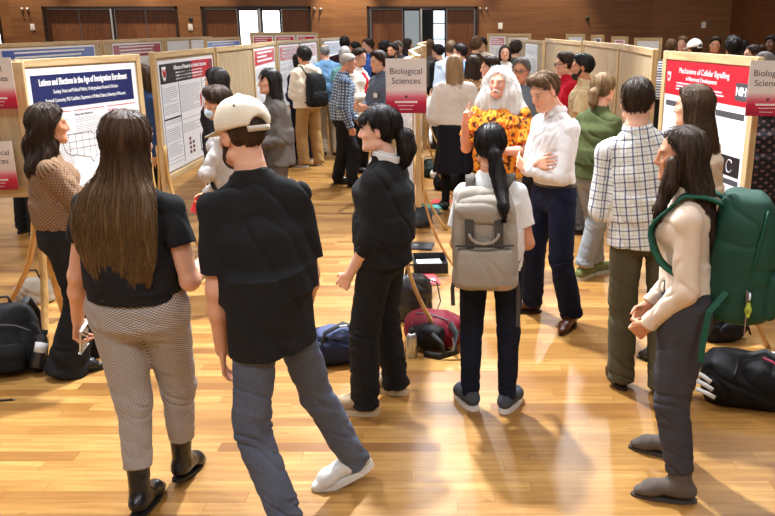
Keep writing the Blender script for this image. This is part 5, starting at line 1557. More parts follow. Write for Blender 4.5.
mb = MB(); mb.ribbon([r.sh['R'] + V(-.05, .05, .04), r.org + r.C @ V(.07, .16, .36), r.org + r.C @ V(-.04, .17, .2), r.org + r.C @ V(-.17, .10, .05), r.org + r.C @ V(-.19, .0, .0)], .03, .004, r.C @ V(.6, 0, .6)); mb.build('shoulder_strap', plain('strap_black', (.012, .012, .012), .8), r.root)
ll2 = (at_y(217, 7.4), 7.4)
L2 = person('visitor in a long black coat with sleek black hair at the black and red poster', *ll2, 64, H=1.74, sex='f', skin_c='pale', head=(10, 2, 0),
    hair=dict(style='long', mat=BLK, line=.062, vol=.006, amp=.003, rows=[(.09, 0, -.02, .065, .05, .06), (.02, 0, -.022, .098, .055, .09), (-.08, 0, -.03, .10, .06, .085), (-.18, 0, -.05, .10, .05, .06), (-.22, 0, -.06, .06, .03, .03)]),
    top=dict(mat=cloth('black_coating', (.012, .012, .014), .9), sleeve='long', g=.030, sg=.022, hem=-.42, name='coat', flare=.03), bottom=dict(mat=K_TROU, kind='straight'), shoes=dict(kind='boot', mat=LEATHER_K))
lm = (at_y(271, 8.0), 8.0)
Mm = person('smiling woman in grey jacket with straight black hair and fringe, facing left', *lm, 116, H=1.70, sex='f', skin_c='fair', head=(0, 2, 0),
    L=dict(ua=(-.14, .1, -1), fa=(.4, 1, -.1), curl=.7), R=dict(ua=(.14, .1, -1), fa=(-.4, 1, -.1), curl=.7),
    hair=dict(style='long', mat=BLK, bangs=True, line=.058, vol=.008, amp=.003, rows=[(.09, 0, -.02, .07, .05, .06), (.02, 0, -.024, .102, .055, .095), (-.08, 0, -.035, .106, .06, .09), (-.18, 0, -.05, .11, .06, .08), (-.34, 0, -.09, .10, .05, .06), (-.40, 0, -.10, .06, .03, .03)]),
    top=dict(mat=cloth('grey_tweed', srgb(96, 90, 86), .95, 200, .2), sleeve='long', g=.026, sg=.018, hem=-.12, wr=.014, name='jacket'),
    bottom=dict(mat=dotted('grey_print', srgb(110, 104, 104), srgb(50, 46, 50), 30, .8, .7), kind='straight'), shoes=dict(kind='flat', mat=LEATHER_K))

# --- group by the red headed posters
ln = G(311, 166)
Nn = person('person in cream hoodie and khaki trousers wearing a small black backpack', *ln, 44, H=1.79, sex='m', skin_c='tan', head=(10, 4, 0),
    L=dict(ua=(-.15, .2, -1), fa=(.5, .9, .15), curl=.6), R=dict(ua=(.2, 0, -1), fa=(0, .8, .1)),
    fL=(-.13, .0, 0, 16, 0), fR=(.13, -.04, 0, -24, 0),
    hair=dict(style='short', mat=BLK, vol=.016, top=.012, amp=.008, nape=-.06, curl=.006),
    top=dict(mat=cloth('cream_fleece', srgb(228, 216, 194), .95, 200, .05), sleeve='long', g=.036, sg=.03, hem=-.05, collar='hood', wr=.02, name='hoodie', hang=(.20, .15, .15)),
    bottom=dict(mat=cloth('khaki_twill', srgb(172, 136, 88), .9, 300, .12), kind='relaxed', radii=(.102, .090, .088), hemz=.04, wr=.014),
    shoes=dict(kind='sneaker', mat=cloth('olive_canvas', srgb(120, 104, 70), .9), sole=WHITE_RUB))
N2 = person('person in navy jumper with a hand at their face, behind the cream hoodie', at_y(299, 12.9), 12.9, 40, H=1.70, sex='f', skin_c='tan', head=(0, 6, 0),
    R=dict(ua=(.12, .5, -1), fa=(-.25, .3, 1), curl=.8), L=dict(ua=(-.15, .1, -1), fa=(.4, .9, .1)),
    hair=dict(style='bob', mat=BLK, line=.06, rows=[(.08, 0, -.02, .07, .05, .06), (.0, 0, -.02, .095, .05, .085), (-.10, 0, -.03, .09, .04, .06)]),
    top=dict(mat=cloth('navy_knit', srgb(30, 36, 60), .95), sleeve='long', g=.024, sg=.02, hem=-.06), bottom=dict(mat=cloth('navy_trouser', srgb(26, 28, 42), .9), kind='straight'), shoes=dict(kind='sneaker', mat=cloth('cream_canvas', srgb(200, 190, 170), .9), sole=WHITE_RUB))
Oo = person('balding man in faded blue denim shirt, back turned, by the red posters', at_y(325, 13.6), 13.6, 24, H=1.82, sex='m', wf=1.12, skin_c='ruddy', head=(0, 2, 0),
    hair=dict(style='bald', mat=SLT, nape=-.07), top=dict(mat=denim('chambray', srgb(104, 142, 176), 1.25), sleeve='long', g=.030, sg=.022, hem=-.06, collar='shirt', hang=(.2, .15, .15)),
    bottom=dict(mat=cloth('stone_chino', srgb(186, 170, 144), .9), kind='relaxed'), shoes=dict(kind='sneaker', mat=LEATHER_K))
lp = G(344, 186)
Pp = person('grey-haired man in dark blue checked shirt and black trousers looking right', *lp, -76, H=1.75, sex='m', skin_c='ruddy', head=(-6, 18, 0), lean=(6, 0),
    R=dict(ua=(.12, .0, -1), fa=(-.05, .45, -1), curl=.9), L=dict(ua=(-.12, .1, -1), fa=(.2, .7, -.6)),
    fL=ft(lp, -76, (352, 187), 0, -78, 0), fR=ft(lp, -76, (338, 184), 0, -88, 0),
    hair=dict(style='short', mat=hair_mat('hair_silver', (.42, .38, .33), (.74, .70, .64)), line=.052, vol=-.002, nape=-.05),
    top=dict(mat=plaid('gingham_blue', srgb(206, 222, 234), ((0, 26, .62, 0, srgb(38, 60, 96), .72), (1, 26, .62, 0, srgb(38, 60, 96), .72))), sleeve='long', g=.024, sg=.018, hem=-.02, collar='shirt', wr=.014),
    bottom=dict(mat=K_TROU, kind='straight', radii=(.096, .082, .078)), shoes=dict(kind='dress', mat=LEATHER_K))
P2 = person('grey-haired visitor in teal top behind the dark blue checked shirt man', at_y(345, 13.2), 13.2, 20, H=1.80, sex='f', skin_c='fair', head=(0, 4, 0), hair=dict(style='bob', mat=GRY, line=.066, rows=[(.08, 0, -.02, .07, .05, .06), (.0, 0, -.02, .096, .05, .09), (-.09, 0, -.03, .086, .04, .06)]),
    top=dict(mat=cloth('teal_jersey', srgb(96, 140, 140), .9), sleeve='short', g=.02), bottom=dict(mat=K_TROU, kind='straight'), shoes=dict(kind='flat', mat=LEATHER_K))
Qq = person('young man in slate grey shirt with a white name badge beside the sign', at_y(382, 10.2), 10.2, 128, H=1.80, sex='m', skin_c='fair', head=(-8, 6, 6), lean=(2, 0),
    R=dict(ua=(.15, .3, -1), fa=(-.5, .9, .15), curl=.6), L=dict(ua=(-.15, .2, -1), fa=(.3, .9, .1), curl=.6),
    hair=dict(style='short', mat=DKB, vol=.012, top=.008, amp=.006, curl=.004, line=.062), top=dict(mat=cloth('slate_shirting', srgb(98, 110, 128), .9), sleeve='three', g=.022, sg=.016, hem=-.05, collar='shirt'),
    bottom=dict(mat=cloth('dark_navy_cotton', (.015, .018, .03), .9), kind='straight'), shoes=dict(kind='sneaker', mat=LEATHER_K))
mb = MB(); p_ = Qq.org + Qq.C @ V(-.075, .152, .33); mb.box(p_, (.08, .006, .055), Qq.C @ rx(.1)); mb.build('name_badge', PAPER, Qq.root)
Rr = person('smiling person in glasses with white cardigan over a red top', at_y(356, 12.0), 12.0, -112, H=1.80, sex='f', skin_c='fair', head=(-2, 6, 0),
    L=dict(ua=(-.2, .2, -1), fa=(.5, .9, .1)), R=dict(ua=(.15, .25, -1), fa=(-.4, .9, .1)), hair=dict(style='short', mat=DKB, amp=.003),
    top=dict(mat=cloth('red_jersey', srgb(200, 30, 48), .9), sleeve='short', g=.016), layer=dict(mat=cloth('white_cardigan', srgb(228, 222, 210), .95), sleeve='three', g=.034, sg=.024, hem=-.12, collar='none', name='cardigan',
    extra=[lambda F, r: F.box(r.org + r.C @ V(0, .20, .2), (.05, .12, .36), r.C, .01, .006, 's')]),
    bottom=dict(mat=K_TROU, kind='straight'), shoes=dict(kind='flat', mat=LEATHER_K))
def specs(r, m=None):
    P = lambda x, y, z: r.hc + r.Hm @ V(x, y, z) * r.hs
    mb = MB()
    for sx in (-1, 1):
        mb.tube([P(sx * .033 + .023 * math.cos(a), .104, .002 + .018 * math.sin(a)) for a in np.linspace(0, 6.283, 13)], .0026, 5)
        mb.tube([P(sx * .056, .102, .006), P(sx * .076, .06, .008), P(sx * .080, -.01, .004)], .0026, 5)
    mb.tube([P(-.010, .108, .005), P(.010, .108, .005)], .0026, 5)
    mb.build('spectacles', m or plain('spectacle_black', (.015, .013, .012), .3), r.root, True)
specs(Rr); 

# --- skirt woman and the people past the centre row
lw = (at_y(455, 9.4), 9.4)
Ww = person('blond woman in white puff-sleeved blouse and dark skirt, back turned', *lw, 6, H=1.79, sex='f', skin_c='fair', head=(-4, 2, 0),
    L=dict(ua=(-.22, .1, -1), fa=(-.12, .8, .8), curl=.4), R=dict(ua=(.3, .1, -1), fa=(-.3, .9, 0)),
    hair=dict(style='long', mat=BLD, line=.07, amp=.005, ragged=.04, rows=[(.09, 0, -.02, .065, .05, .06), (.02, 0, -.024, .096, .055, .09), (-.08, 0, -.04, .10, .055, .085), (-.18, 0, -.08, .10, .05, .06), (-.28, .01, -.11, .085, .035, .04), (-.36, .01, -.12, .05, .02, .025)]),
    top=dict(mat=cloth('ivory_blouse', srgb(236, 230, 220), .85, 400, .03), sleeve='long', g=.024, sg=.030, hem=.05, puff=.028, wr=.016), 
    bottom=dict(kind='skirt', mat=cloth('navy_leather', srgb(26, 28, 40), .5), len=.50, flare=.05, tights=cloth('black_tights', (.010, .010, .011), .8)), shoes=dict(kind='flat', mat=LEATHER_K))
def crowd(label, px, Y, phi, H, sex, hair, hm, topm, botm=None, sleeve='long', skin_c='fair', head=(0, 3, 0), shoesm=None, group=None, collar='crew', wf=1.0, L=None, R=None, beard=None, glasses=False, hoodname='shirt', g=.024, bangs=False, hem=-.05, line=.066, q=None):
    if hair == 'short': hd = dict(style='short', mat=hm, amp=.005, line=line, vol=.005)
    elif hair == 'bald': hd = dict(style='bald', mat=hm)
    elif hair == 'curly': hd = dict(style='short', mat=hm, amp=.006, vol=.022, top=.014, curl=.012)
    elif hair == 'bun': hd = dict(style='pony', mat=hm, line=line, tail=[(0, -.09, .05, .03, 'h'), (0, -.12, .07, .042, 'h'), (0, -.135, .06, .036, 'h')])
    elif hair == 'pony': hd = dict(style='pony', mat=hm, line=line, tail=[(0, -.095, .0, .03, 'h'), (0, -.135, -.05, .034, 'h'), (0, -.13, -.16, .02, 'h')])
    else: hd = dict(style='long', mat=hm, line=line, bangs=bangs, rows=[(.09, 0, -.02, .065, .05, .06), (.02, 0, -.024, .098, .055, .09), (-.08, 0, -.04, .106, .055, .085), (-.18, 0, -.07, .11, .05, .065), (-.28, 0, -.10, .09, .035, .04), (-.33, 0, -.10, .05, .02, .025)])
    r = person(label, at_y(px, Y), Y, phi, H=H, sex=sex, skin_c=skin_c, head=head, hair=hd, wf=wf, L=L, R=R, group=group, beard=beard, q=q,
        top=dict(mat=topm, sleeve=sleeve, g=g, sg=g * .75, hem=hem, collar=collar, name=hoodname), bottom=dict(mat=botm or K_TROU, kind='straight'), shoes=dict(kind='sneaker', mat=shoesm or LEATHER_K))
    if glasses: specs(r)
    return r
FOLD = dict(L=dict(ua=(-.12, .3, -1), fa=(.9, .6, .1)), R=dict(ua=(.12, .3, -1), fa=(-.9, .6, .15)))
NVY = cloth('navy_jersey', srgb(28, 34, 58), .9); WHJ = cloth('white_jersey2', srgb(232, 230, 226), .9); SKY = cloth('sky_shirting', srgb(126, 166, 220), .9)
crowd('tall man in dark maroon jumper, back turned, far along the left aisle', 345, 14.6, 12, 1.93, 'm', 'short', BLK, cloth('maroon_knit', srgb(58, 34, 46), .95), skin_c='dark', wf=1.12)
crowd('man in bright blue shirt leaning in beyond the white cardigan person', 370, 15.5, 120, 1.88, 'm', 'short', DKB, cloth('bright_blue', srgb(74, 118, 206), .9))
crowd('bearded man in dark suit over white shirt right of the aisle', 394, 13.6, 150, 1.84, 'm', 'short', BLK, cloth('suit_charcoal', (.02, .021, .028), .9), beard=BLK, skin_c='tan', collar='shirt', hoodname='jacket')
crowd('person with full dark hair, back turned, beside the suited man', 384, 14.8, -20, 1.84, 'f', 'curly', BLK, K_TEE, skin_c='brown')
crowd('person in dark top with short black hair behind the white cardigan', 357, 16.8, 70, 1.80, 'm', 'short', BLK, cloth('dark_plum', srgb(44, 34, 40), .9), skin_c='tan')
crowd('visitor in red knitted hat far behind the centre sign', 406, 17.5, -60, 1.86, 'f', 'long', DKB, NVY)
crowd('grey-bearded man with bowed head behind the young man in slate', 399, 16.2, 160, 1.83, 'm', 'short', SLT, cloth('grey_blazer', srgb(90, 92, 98), .9), beard=SLT)
crowd('brown-haired man in pale blue shirt, back turned, past the blond woman', 451, 13.4, 4, 1.88, 'm', 'short', MID, cloth('ice_shirting', srgb(196, 212, 226), .9), collar='shirt')
crowd('man in glasses and light blue shirt looking left past the blond woman', 463, 12.8, 82, 1.84, 'm', 'short', BLK, SKY, glasses=True, collar='shirt')
crowd('brown-haired woman in tan patterned jacket behind the white-haired man', 473, 10.8, -14, 1.74, 'f', 'long', DKB, dotted('tan_print', srgb(178, 138, 96), srgb(96, 62, 38), 20, .7, .7), hoodname='jacket', hem=-.12)
crowd('person in cream jacket and blue jeans far down the aisle', 483, 15.5, 150, 1.90, 'm', 'short', DKB, cloth('cream_jacket', srgb(228, 220, 196), .9), denim('mid_denim', srgb(70, 90, 124)), g=.04, hoodname='jacket')
crowd('brown-haired visitor in dark brown coat next to the cream jacket', 475, 15.0, -30, 1.90, 'm', 'curly', MID, cloth('umber_coat', srgb(70, 48, 36), .9), hoodname='coat')
crowd('person in black coat with black hair left of the blond woman', 440, 14.4, 60, 1.80, 'm', 'short', BLK, cloth('black_coat2', (.012, .012, .013), .9), hoodname='coat', g=.035)
crowd('long-haired visitor in grey coat near the bright glass door', 430, 16.5, 12, 1.86, 'f', 'long', MID, cloth('grey_coat', srgb(96, 92, 90), .9), hoodname='coat')
crowd('woman with long brown hair facing us before the green and pink sheets', 505, 14.0, 178, 1.80, 'f', 'long', DKB, cloth('off_white_top', srgb(206, 200, 194), .9))
crowd('dark-haired person, back turned, next to the pale green sheet', 515, 14.6, -30, 1.84, 'm', 'curly', DKB, cloth('grey_green', srgb(82, 90, 84), .9))
crowd('grey-haired man in spectacles just behind the white mane', 523, 8.4, 158, 1.79, 'm', 'short', SLT, cloth('steel_shirting', srgb(110, 120, 132), .9), glasses=True, skin_c='ruddy')
crowd('person with brown hair half hidden left of the white mane', 494, 9.6, 100, 1.76, 'm', 'short', DKB, cloth('grey_blue', srgb(150, 166, 178), .9))

# --- right aisle
ly = (at_y(579, 8.4), 8.4)
crowd('bearded man in beige hooded vest over a white tee with arms folded', 588, 8.3, 84, 1.83, 'm', 'short', BLK, cloth('beige_vest', srgb(206, 184, 144), .95), denim('grey_denim', srgb(90, 92, 98)), beard=BLK, skin_c='tan', sleeve='short', collar='hood', hoodname='hooded_vest', g=.032, **FOLD, q=.009)
crowd('man in red polo shirt and glasses beyond the beige hooded vest', 570, 9.2, 88, 1.82, 'm', 'short', DKB, cloth('red_pique', srgb(196, 28, 48), .9), sleeve='short', collar='shirt', glasses=True, **FOLD)
cr = crowd('person in white ball cap beyond the right boards', 697, 12.4, 30, 1.90, 'm', 'short', DKB, NVY)
cap_hat(cr, cloth('white_twill', srgb(236, 232, 224), .9), plain('white_brim', srgb(226, 222, 214), .8))
crowd('dark-haired man in red polo facing us beyond the right boards', 715, 13.6, 165, 1.94, 'm', 'short', DKB, cloth('crimson_pique', srgb(190, 30, 50), .9), skin_c='tan', collar='shirt')
crowd('man in white tee with thick black hair, back turned, beyond the right boards', 735, 11.2, 8, 1.95, 'm', 'curly', BLK, WHJ, sleeve='short', skin_c='brown')
crowd('person in striped navy top with brown hair beyond the tall red poster', 671, 13.4, -20, 1.90, 'f', 'short', MID, plaid('stripe_navy', srgb(214, 216, 222), ((1, 24, .5, 0, srgb(40, 44, 70), .9),)))
crowd('visitor in white overshirt beside the striped navy top', 683, 15.6, 150, 1.92, 'm', 'short', DBL, WHJ)
crowd('woman with dark hair in black at the far right, glasses on', 757, 10.4, 96, 1.88, 'f', 'bun', DKB, K_TEE, glasses=True)
crowd('grey-brown haired visitor near the right picture edge, lower of two heads', 770, 8.8, 60, 1.84, 'f', 'long', SLT, cloth('mauve_knit', srgb(120, 90, 110), .9))
crowd('dark-skinned man in black at the far right edge by the wall', 772, 14.2, 140, 1.95, 'm', 'short', BLK, K_TEE, skin_c='dark')
crowd('person with black hair between the white tee and the glasses wearer', 744, 16.2, -40, 1.84, 'f', 'long', BLK, NVY)
crowd('person in black trousers and flowered blouse behind the right card sign', 774, 6.3, 20, 1.72, 'f', 'long', BLK, dotted('flower_blouse', (.02, .018, .02), srgb(120, 92, 90), 16, .95, .7), K_TROU, hem=-.1)
# the left edge: a slice of a person in dark clothes past the lower card sign
crowd('person in black seen past the lower left card sign', 2, 8.2, -30, 1.72, 'f', 'long', BLK, K_TEE)
crowd('long-haired visitor in a blue coat between the two left posters', 143, 8.6, 120, 1.72, 'f', 'long', BRN, cloth('blue_coat', srgb(60, 84, 130), .9), hoodname='coat')
# ------------------------------------------------------------------ bags and belongings
def crumple(v, qd, amp, f=9.0, seed=0.0): return wrinkle(v, qd, amp, (f, f, f), seed)
def soft(name, F, h, m, parent, amp=.006, f=12.0, seed=0.0, off=None, relaxn=1):
    v, qd = F.build(h, relaxn); v = crumple(v, qd, amp, f, seed)
    if off is not None: v = v + off
    return mesh_obj(name, v, qd, m, parent, attrs={'flow': ('vec', v.copy())})
GREYC = cloth('grey_canvas', srgb(160, 152, 140), .9, 300, .07, .3); GREYD = cloth('grey_canvas_dark', srgb(100, 95, 88), .85, 300, .08)
STRAPK = plain('strap_dark', srgb(70, 66, 62), .8)
def backpack(r, name, label, m, md, w, h, d, zc, back, lid=True, tilt=0.0, side=0.0, group=None, m2=None):
    """a pack on a person's back; zc = height of its middle above the hips, back = distance behind the spine"""
    s = r.s; C = r.C; base = r.org + C @ V(side, -back - d * .5, zc - h / 2)
    e, off = on_person(name, label, 'backpack', r, (base[0], base[1], base[2]), group)
    cen = r.org + C @ V(side, -back - d * .5, zc); Rk = C @ rx(tilt)
    F = Field(); hh = h / 2
    F.loft(cen, Rk, [(-hh, 0, 0, w * .46, d * .42, d * .46), (-hh * .8, 0, 0, w * .50, d * .5, d * .56), (0, 0, 0, w * .49, d * .5, d * .54), (hh * .6, 0, 0, w * .46, d * .48, d * .46), (hh, 0, .01, w * .36, d * .36, d * .30)], n=3.2, rend=.03)
    body = soft('main_compartment', F, .008, m, e, .010, 8, 1.0, off)
    F = Field()
    F.loft(cen + Rk @ V(0, -d * .46, -hh * .48), Rk, [(-hh * .42, 0, 0, w * .42, .03, .055), (0, 0, 0, w * .43, .03, .065), (hh * .40, 0, 0, w * .41, .03, .050)], n=3.0, rend=.03)
    pk = soft('front_pocket', F, .007, m2 or m, e, .006, 10, 2.0, off)
    zb = MB(); zb.tube([cen + Rk @ V(x, -d * .46 - .048 + .018 * (x / (w * .4)) ** 2 * 2, -hh * .48 + hh * .36) + off for x in np.linspace(-w * .38, w * .38, 11)], .005, 6); zb.build('zip', md, pk, True)
    for sx in (-1, 1):
        pts = []
        sh = r.sh['L' if sx < 0 else 'R']; nk = r.org + C @ (V(sx * .095, -.02, .53 if r.m else .475) * s)
        top = cen + Rk @ V(sx * .075, d * .42, hh * .82); low = cen + Rk @ V(sx * w * .40, d * .40, -hh * .75)
        g = .022
        path = [top, nk + C @ V(sx * .01, -.05, .022), nk + C @ V(sx * .014, .015, .028), nk + C @ V(sx * .018, .085, -.03), r.org + C @ (V(sx * .115, .135, .36) * s), r.org + C @ (V(sx * .15, .10, .24) * s) , r.org + C @ (V(sx * .17, .0, .16) * s), low]
        tt = np.linspace(0, 1, len(path)); q, tb = pchip_table(tt, np.array(path), 26)
        mb = MB(); mb.ribbon([p + off for p in tb], .052, .010, [C @ V(1, 0, .12)] * 10 + [C @ V(.9, .35 * sx, 0)] * 16); mb.build('shoulder_strap', md, e, True)
    return e, off, cen, Rk, body, pk
# grey backpack with dark tabs
e, off, cen, Rk, bd, pk = backpack(Dd, 'backpack', 'light grey canvas backpack with dark tabs worn by the white T-shirt woman', GREYC, GREYD, .345, .54, .16, .185, .095, m2=GREYC, side=-.03)
F = Field(); F.loft(cen + Rk @ V(0, -.02, .185), Rk @ rx(.35), [(-.065, 0, 0, .155, .085, .10), (.0, 0, 0, .150, .085, .095), (.055, 0, 0, .11, .06, .06)], n=2.8, rend=.025)
lid = soft('top_flap', F, .007, GREYC, e, .012, 10, 4.0, off)
for sx in (-1, 1):
    mb = MB(); mb.ribbon([cen + Rk @ V(sx * .075, y, z) + off for y, z in ((-.098, .125), (-.112, .06), (-.108, .01), (-.104, -.03))], .045, .008, Rk @ V(1, 0, 0)); mb.build('tab', STRAPK, e)
mb = MB(); mb.tube([cen + Rk @ V(.075 * math.cos(a), -.118, .055 + .055 * math.sin(a)) + off for a in np.linspace(PI, 2 * PI, 12)], .008, 8); mb.build('carry_loop', GREYC, e, True)
mb = MB(); mb.tube([cen + Rk @ V(x, -.10 - .01 * math.cos(x * 9), -.012 + .0 * x) + off for x in np.linspace(-.15, .15, 9)], .006, 6); mb.build('rim_piping', STRAPK, e, True)
mb = MB(); mb.box(cen + Rk @ V(.10, -.138, -.225) + off, (.06, .004, .022), Rk); mb.build('leather_patch', plain('patch_tan', srgb(172, 132, 98), .6), pk)
for sx, ln in ((-1, .14), (1, .26)):
    mb = MB(); mb.ribbon([cen + Rk @ V(sx * .16, .02, -.2) + off, cen + Rk @ V(sx * .175, -.01, -.27) + off, cen + Rk @ V(sx * .172, -.02, -.22 - ln) + off], .022, .004, Rk @ V(1, 0, 0)); mb.build('hanging_strap', STRAPK, e)
# green backpack
GRN = plain('green_nylon', srgb(16, 66, 50), .66, 0, .4, .18); GRND = plain('green_strap', srgb(18, 78, 58), .6, 0, .3, .1)
e, off, cen, Rk, bd, pk = backpack(Ii, 'backpack', 'deep green nylon backpack with a key charm worn by the cream top woman', GRN, GRND, .37, .56, .27, .225, .10, tilt=.14, side=.03)
mb = MB(); mb.ribbon([cen + Rk @ V(-.20, .05, -.12) + off, cen + Rk @ V(-.262, .11, -.20) + off, cen + Rk @ V(-.285, .115, -.36) + off, cen + Rk @ V(-.285, .112, -.42) + off], .026, .004, Rk @ V(.2, 1, 0)); mb.build('hanging_strap', GRND, e)
F = Field(); F.loft(cen + Rk @ V(.165, -.06, -.14), Rk, [(-.10, 0, 0, .03, .07, .06), (.04, 0, 0, .035, .075, .065)], n=2.6, rend=.015); soft('side_pocket', F, .007, plain('mesh_pocket', srgb(36, 60, 54), .5), e, .004, 12, 1.0, off)
mb = MB(); mb.tube([cen + Rk @ V(-.19 + .25 * (z - .05) ** 2 * 3, -.03 - .1 * (z + .1), z) + off for z in np.linspace(.24, -.10, 12)], .005, 6); mb.build('zip', GRND, bd, True)
# the charm hanging from the zip
cb = cen + Rk @ V(-.205, -.03, -.10)
w_ = rz(rad(Ii.phi)) @ cb + Ii.loc
ce = empty('key_charm', w_ - V(0, 0, .20), rad(Ii.phi)); tag(ce, 'yellow-green star charm with a round badge hanging from the green backpack', 'key charm')
mb = MB(); mb.tube([(0, 0, .20), (0, -.004, .14), (0, -.006, .08), (.004, -.008, .0)], .003, 6); mb.build('cord', plain('charm_cord', srgb(150, 120, 110), .6), ce)
mb = MB(); mb.lathe([(.017, -.004), (.017, .004)], (0, -.012, .175), rz(PI / 2) @ ry(PI / 2), 18); b_ = mb.build('badge', plain('badge_white', (.8, .82, .86), .3), ce)
mb = MB(); mb.lathe([(.009, -.0055), (.009, .0055)], (0, -.012, .175), rz(PI / 2) @ ry(PI / 2), 14); mb.build('badge_center', plain('badge_blue', srgb(60, 100, 170), .3), b_)
F = Field(); F.ell((0, -.012, .115), (.016, .013, .018))
for k in range(5):
    a = PI / 2 + k * 2 * PI / 5; F.cap((0, -.012, .115), (.0, -.012, .115) + V(math.cos(a), 0, math.sin(a)) * .028, .011, .008, k=.008)
v, qd = F.build(.004); mesh_obj('star', v, qd, plain('charm_green', srgb(178, 196, 70), .7), ce)
# small black backpack on the hoodie wearer
BLKN = cloth('black_nylon', (.010, .010, .011), .6, 300, .2, .3); BLKS = plain('black_strap', (.015, .015, .016), .7)
e, off, cen, Rk, bd, pk = backpack(Nn, 'backpack', 'small black backpack on the cream hoodie wearer', BLKN, BLKS, .33, .50, .18, .22, .15)

def place(name, label, cat, px, py, rot=0.0, z=0.0, group=None):
    x, y = at(px, py, z)[:2]; e = empty(name, (x, y, z), rad(rot)); return tag(e, label, cat, group)
# left: black backpack leaning with a bottle in its side pocket
e = place('backpack', 'black backpack slumped on the floor at the left edge', 'backpack', 10, 372, 20)
F = Field(); F.loft((0, .02, .0), rx(-.35), [(.02, 0, 0, .17, .11, .12), (.08, 0, 0, .20, .13, .14), (.24, 0, 0, .19, .12, .12), (.38, 0, -.01, .15, .08, .08), (.43, 0, -.01, .10, .05, .05)], n=2.8, rend=.03); F.half((0, 0, .003), (0, 0, -1))
bd = soft('main_compartment', F, .009, BLKN, e, .014, 8, 6.0)
F = Field(); F.loft((-.02, -.11, .02), rx(-.30), [(.02, 0, 0, .13, .04, .05), (.12, 0, 0, .14, .05, .06), (.2, 0, 0, .12, .03, .04)], n=2.8, rend=.02); F.half((0, 0, .003), (0, 0, -1)); soft('front_pocket', F, .009, BLKN, e, .008, 10, 7.0)
F = Field(); F.cap((.17, -.05, .05), (.19, .02, .17), .055, .052, k=.02); F.half((0, 0, .003), (0, 0, -1)); soft('side_pocket', F, .009, BLKN, e, .006, 10, 8.0)
mb = MB(); mb.ribbon([(-.09, .15, .36), (-.12, .24, .34), (-.16, .30, .22), (-.17, .26, .06), (-.12, .20, .02)], .05, .010, (1, .3, 0)); mb.build('shoulder_strap', BLKS, e, True)
mb = MB(); mb.ribbon([(.09, .15, .36), (.13, .20, .42), (.16, .27, .30), (.15, .26, .10)], .05, .010, (1, -.3, 0)); mb.build('shoulder_strap', BLKS, e, True)
mb = MB(); mb.tube([(-.04, .14, .415), (-.03, .13, .46), (.03, .13, .46), (.04, .14, .415)], .009, 8); mb.build('handle', BLKS, e, True)
mb = MB(); mb.tube([(-.15, .0, .26), (-.08, -.045, .32), (.0, -.06, .34), (.08, -.045, .32), (.15, .0, .26)], .005, 6); mb.build('zip', plain('zip_grey', (.10, .10, .11), .5), bd)
ex, ey = e.location.x, e.location.y
b = empty('water_bottle', V(ex, ey, .04) + rz(rad(20)) @ V(.17, -.115, 0), rad(20)); tag(b, 'dark bottle with a white label leaning on the black backpack', 'bottle')
Rb = ry(.30) @ rx(-.38)
mb = MB(); mb.lathe([(.030, 0), (.036, .006), (.037, .15), (.034, .175), (.018, .205), (.016, .215)], (0, 0, .01), Rb, 20); mb.build('bottle_body', plain('smoke_plastic', (.035, .035, .038), .15, 0, .6), b, True)
mb = MB(); mb.lathe([(.0378, .095), (.0378, .160)], (0, 0, .01), Rb, 20); mb.build('label_band', plain('label_white', (.75, .75, .74), .5), b, True)
mb = MB(); mb.lathe([(.018, .212), (.019, .216), (.019, .238), (.017, .242)], (0, 0, .01), Rb, 16); mb.build('screw_cap', BLKS, b, True)
p = place('pen', 'black pen lying on the floor at the left edge', 'pen', 3, 402, 0)
mb = MB(); mb.tube([(-.08, .0, .006), (.05, .02, .006)], .006, 8); mb.build('barrel', BLKS, p, True)
mb = MB(); mb.tube([(.05, .02, .006), (.066, .0225, .006)], [.006, .002], 8); mb.build('tip', plain('steel', (.6, .6, .6), .3, 1.0), p, True)
e = place('tote_bag', 'grey and white bag behind the black backpack, by the bent leg', 'bag', 36, 302, 10)
F = Field(); F.loft((0, 0, 0), np.eye(3), [(.0, 0, 0, .14, .08, .08), (.1, 0, 0, .15, .08, .08), (.2, .01, 0, .10, .05, .05)], n=2.6, rend=.02); soft('bag_body', F, .010, cloth('pale_bag', srgb(176, 170, 160), .9), e, .014, 10, 3.0)
mb = MB(); mb.tube([(-.06, 0, .18), (-.05, -.02, .27), (.04, -.02, .27), (.06, 0, .18)], .008, 8); mb.build('handle', BLKS, e, True)

# phone in the hand of the checked trouser woman
hw = rz(rad(A.phi)) @ (A.wr['L'] + A.arm['L'][0] * .10 + A.arm['L'][1] * .028) + A.loc
ph_ = empty('phone', hw - V(0, 0, .07), rad(A.phi)); tag(ph_, 'white edged phone held in the hand of the woman with waist-long hair', 'phone')
Rp = basis(A.arm['L'][0], A.arm['L'][1])
mb = MB(); mb.box((0, 0, .07), (.072, .009, .148), Rp, bevel=.003); mb.build('case', plain('phone_case', (.78, .76, .70), .4), ph_)
mb = MB(); mb.box(V(0, 0, .07) + Rp @ V(0, .0052, 0), (.064, .001, .138), Rp); mb.build('screen', plain('phone_screen', (.01, .01, .012), .1, 0, .6), ph_)
hw = rz(rad(Ll.phi)) @ (Ll.wr['R'] + Ll.arm['R'][0] * .10 + Ll.arm['R'][1] * .025) + Ll.loc
ph_ = empty('phone', hw - V(0, 0, .07), rad(Ll.phi)); tag(ph_, 'red cased phone held by the masked visitor', 'phone')
mb = MB(); mb.box((0, 0, .07), (.072, .010, .148), Rp, bevel=.003); mb.build('case', plain('phone_red', srgb(200, 40, 40), .4), ph_)
mb = MB(); mb.box(V(0, 0, .07) + Rp @ V(0, .0058, 0), (.064, .001, .138), Rp); mb.build('screen', plain('phone_screen', (.01, .01, .012), .1, 0, .6), ph_)

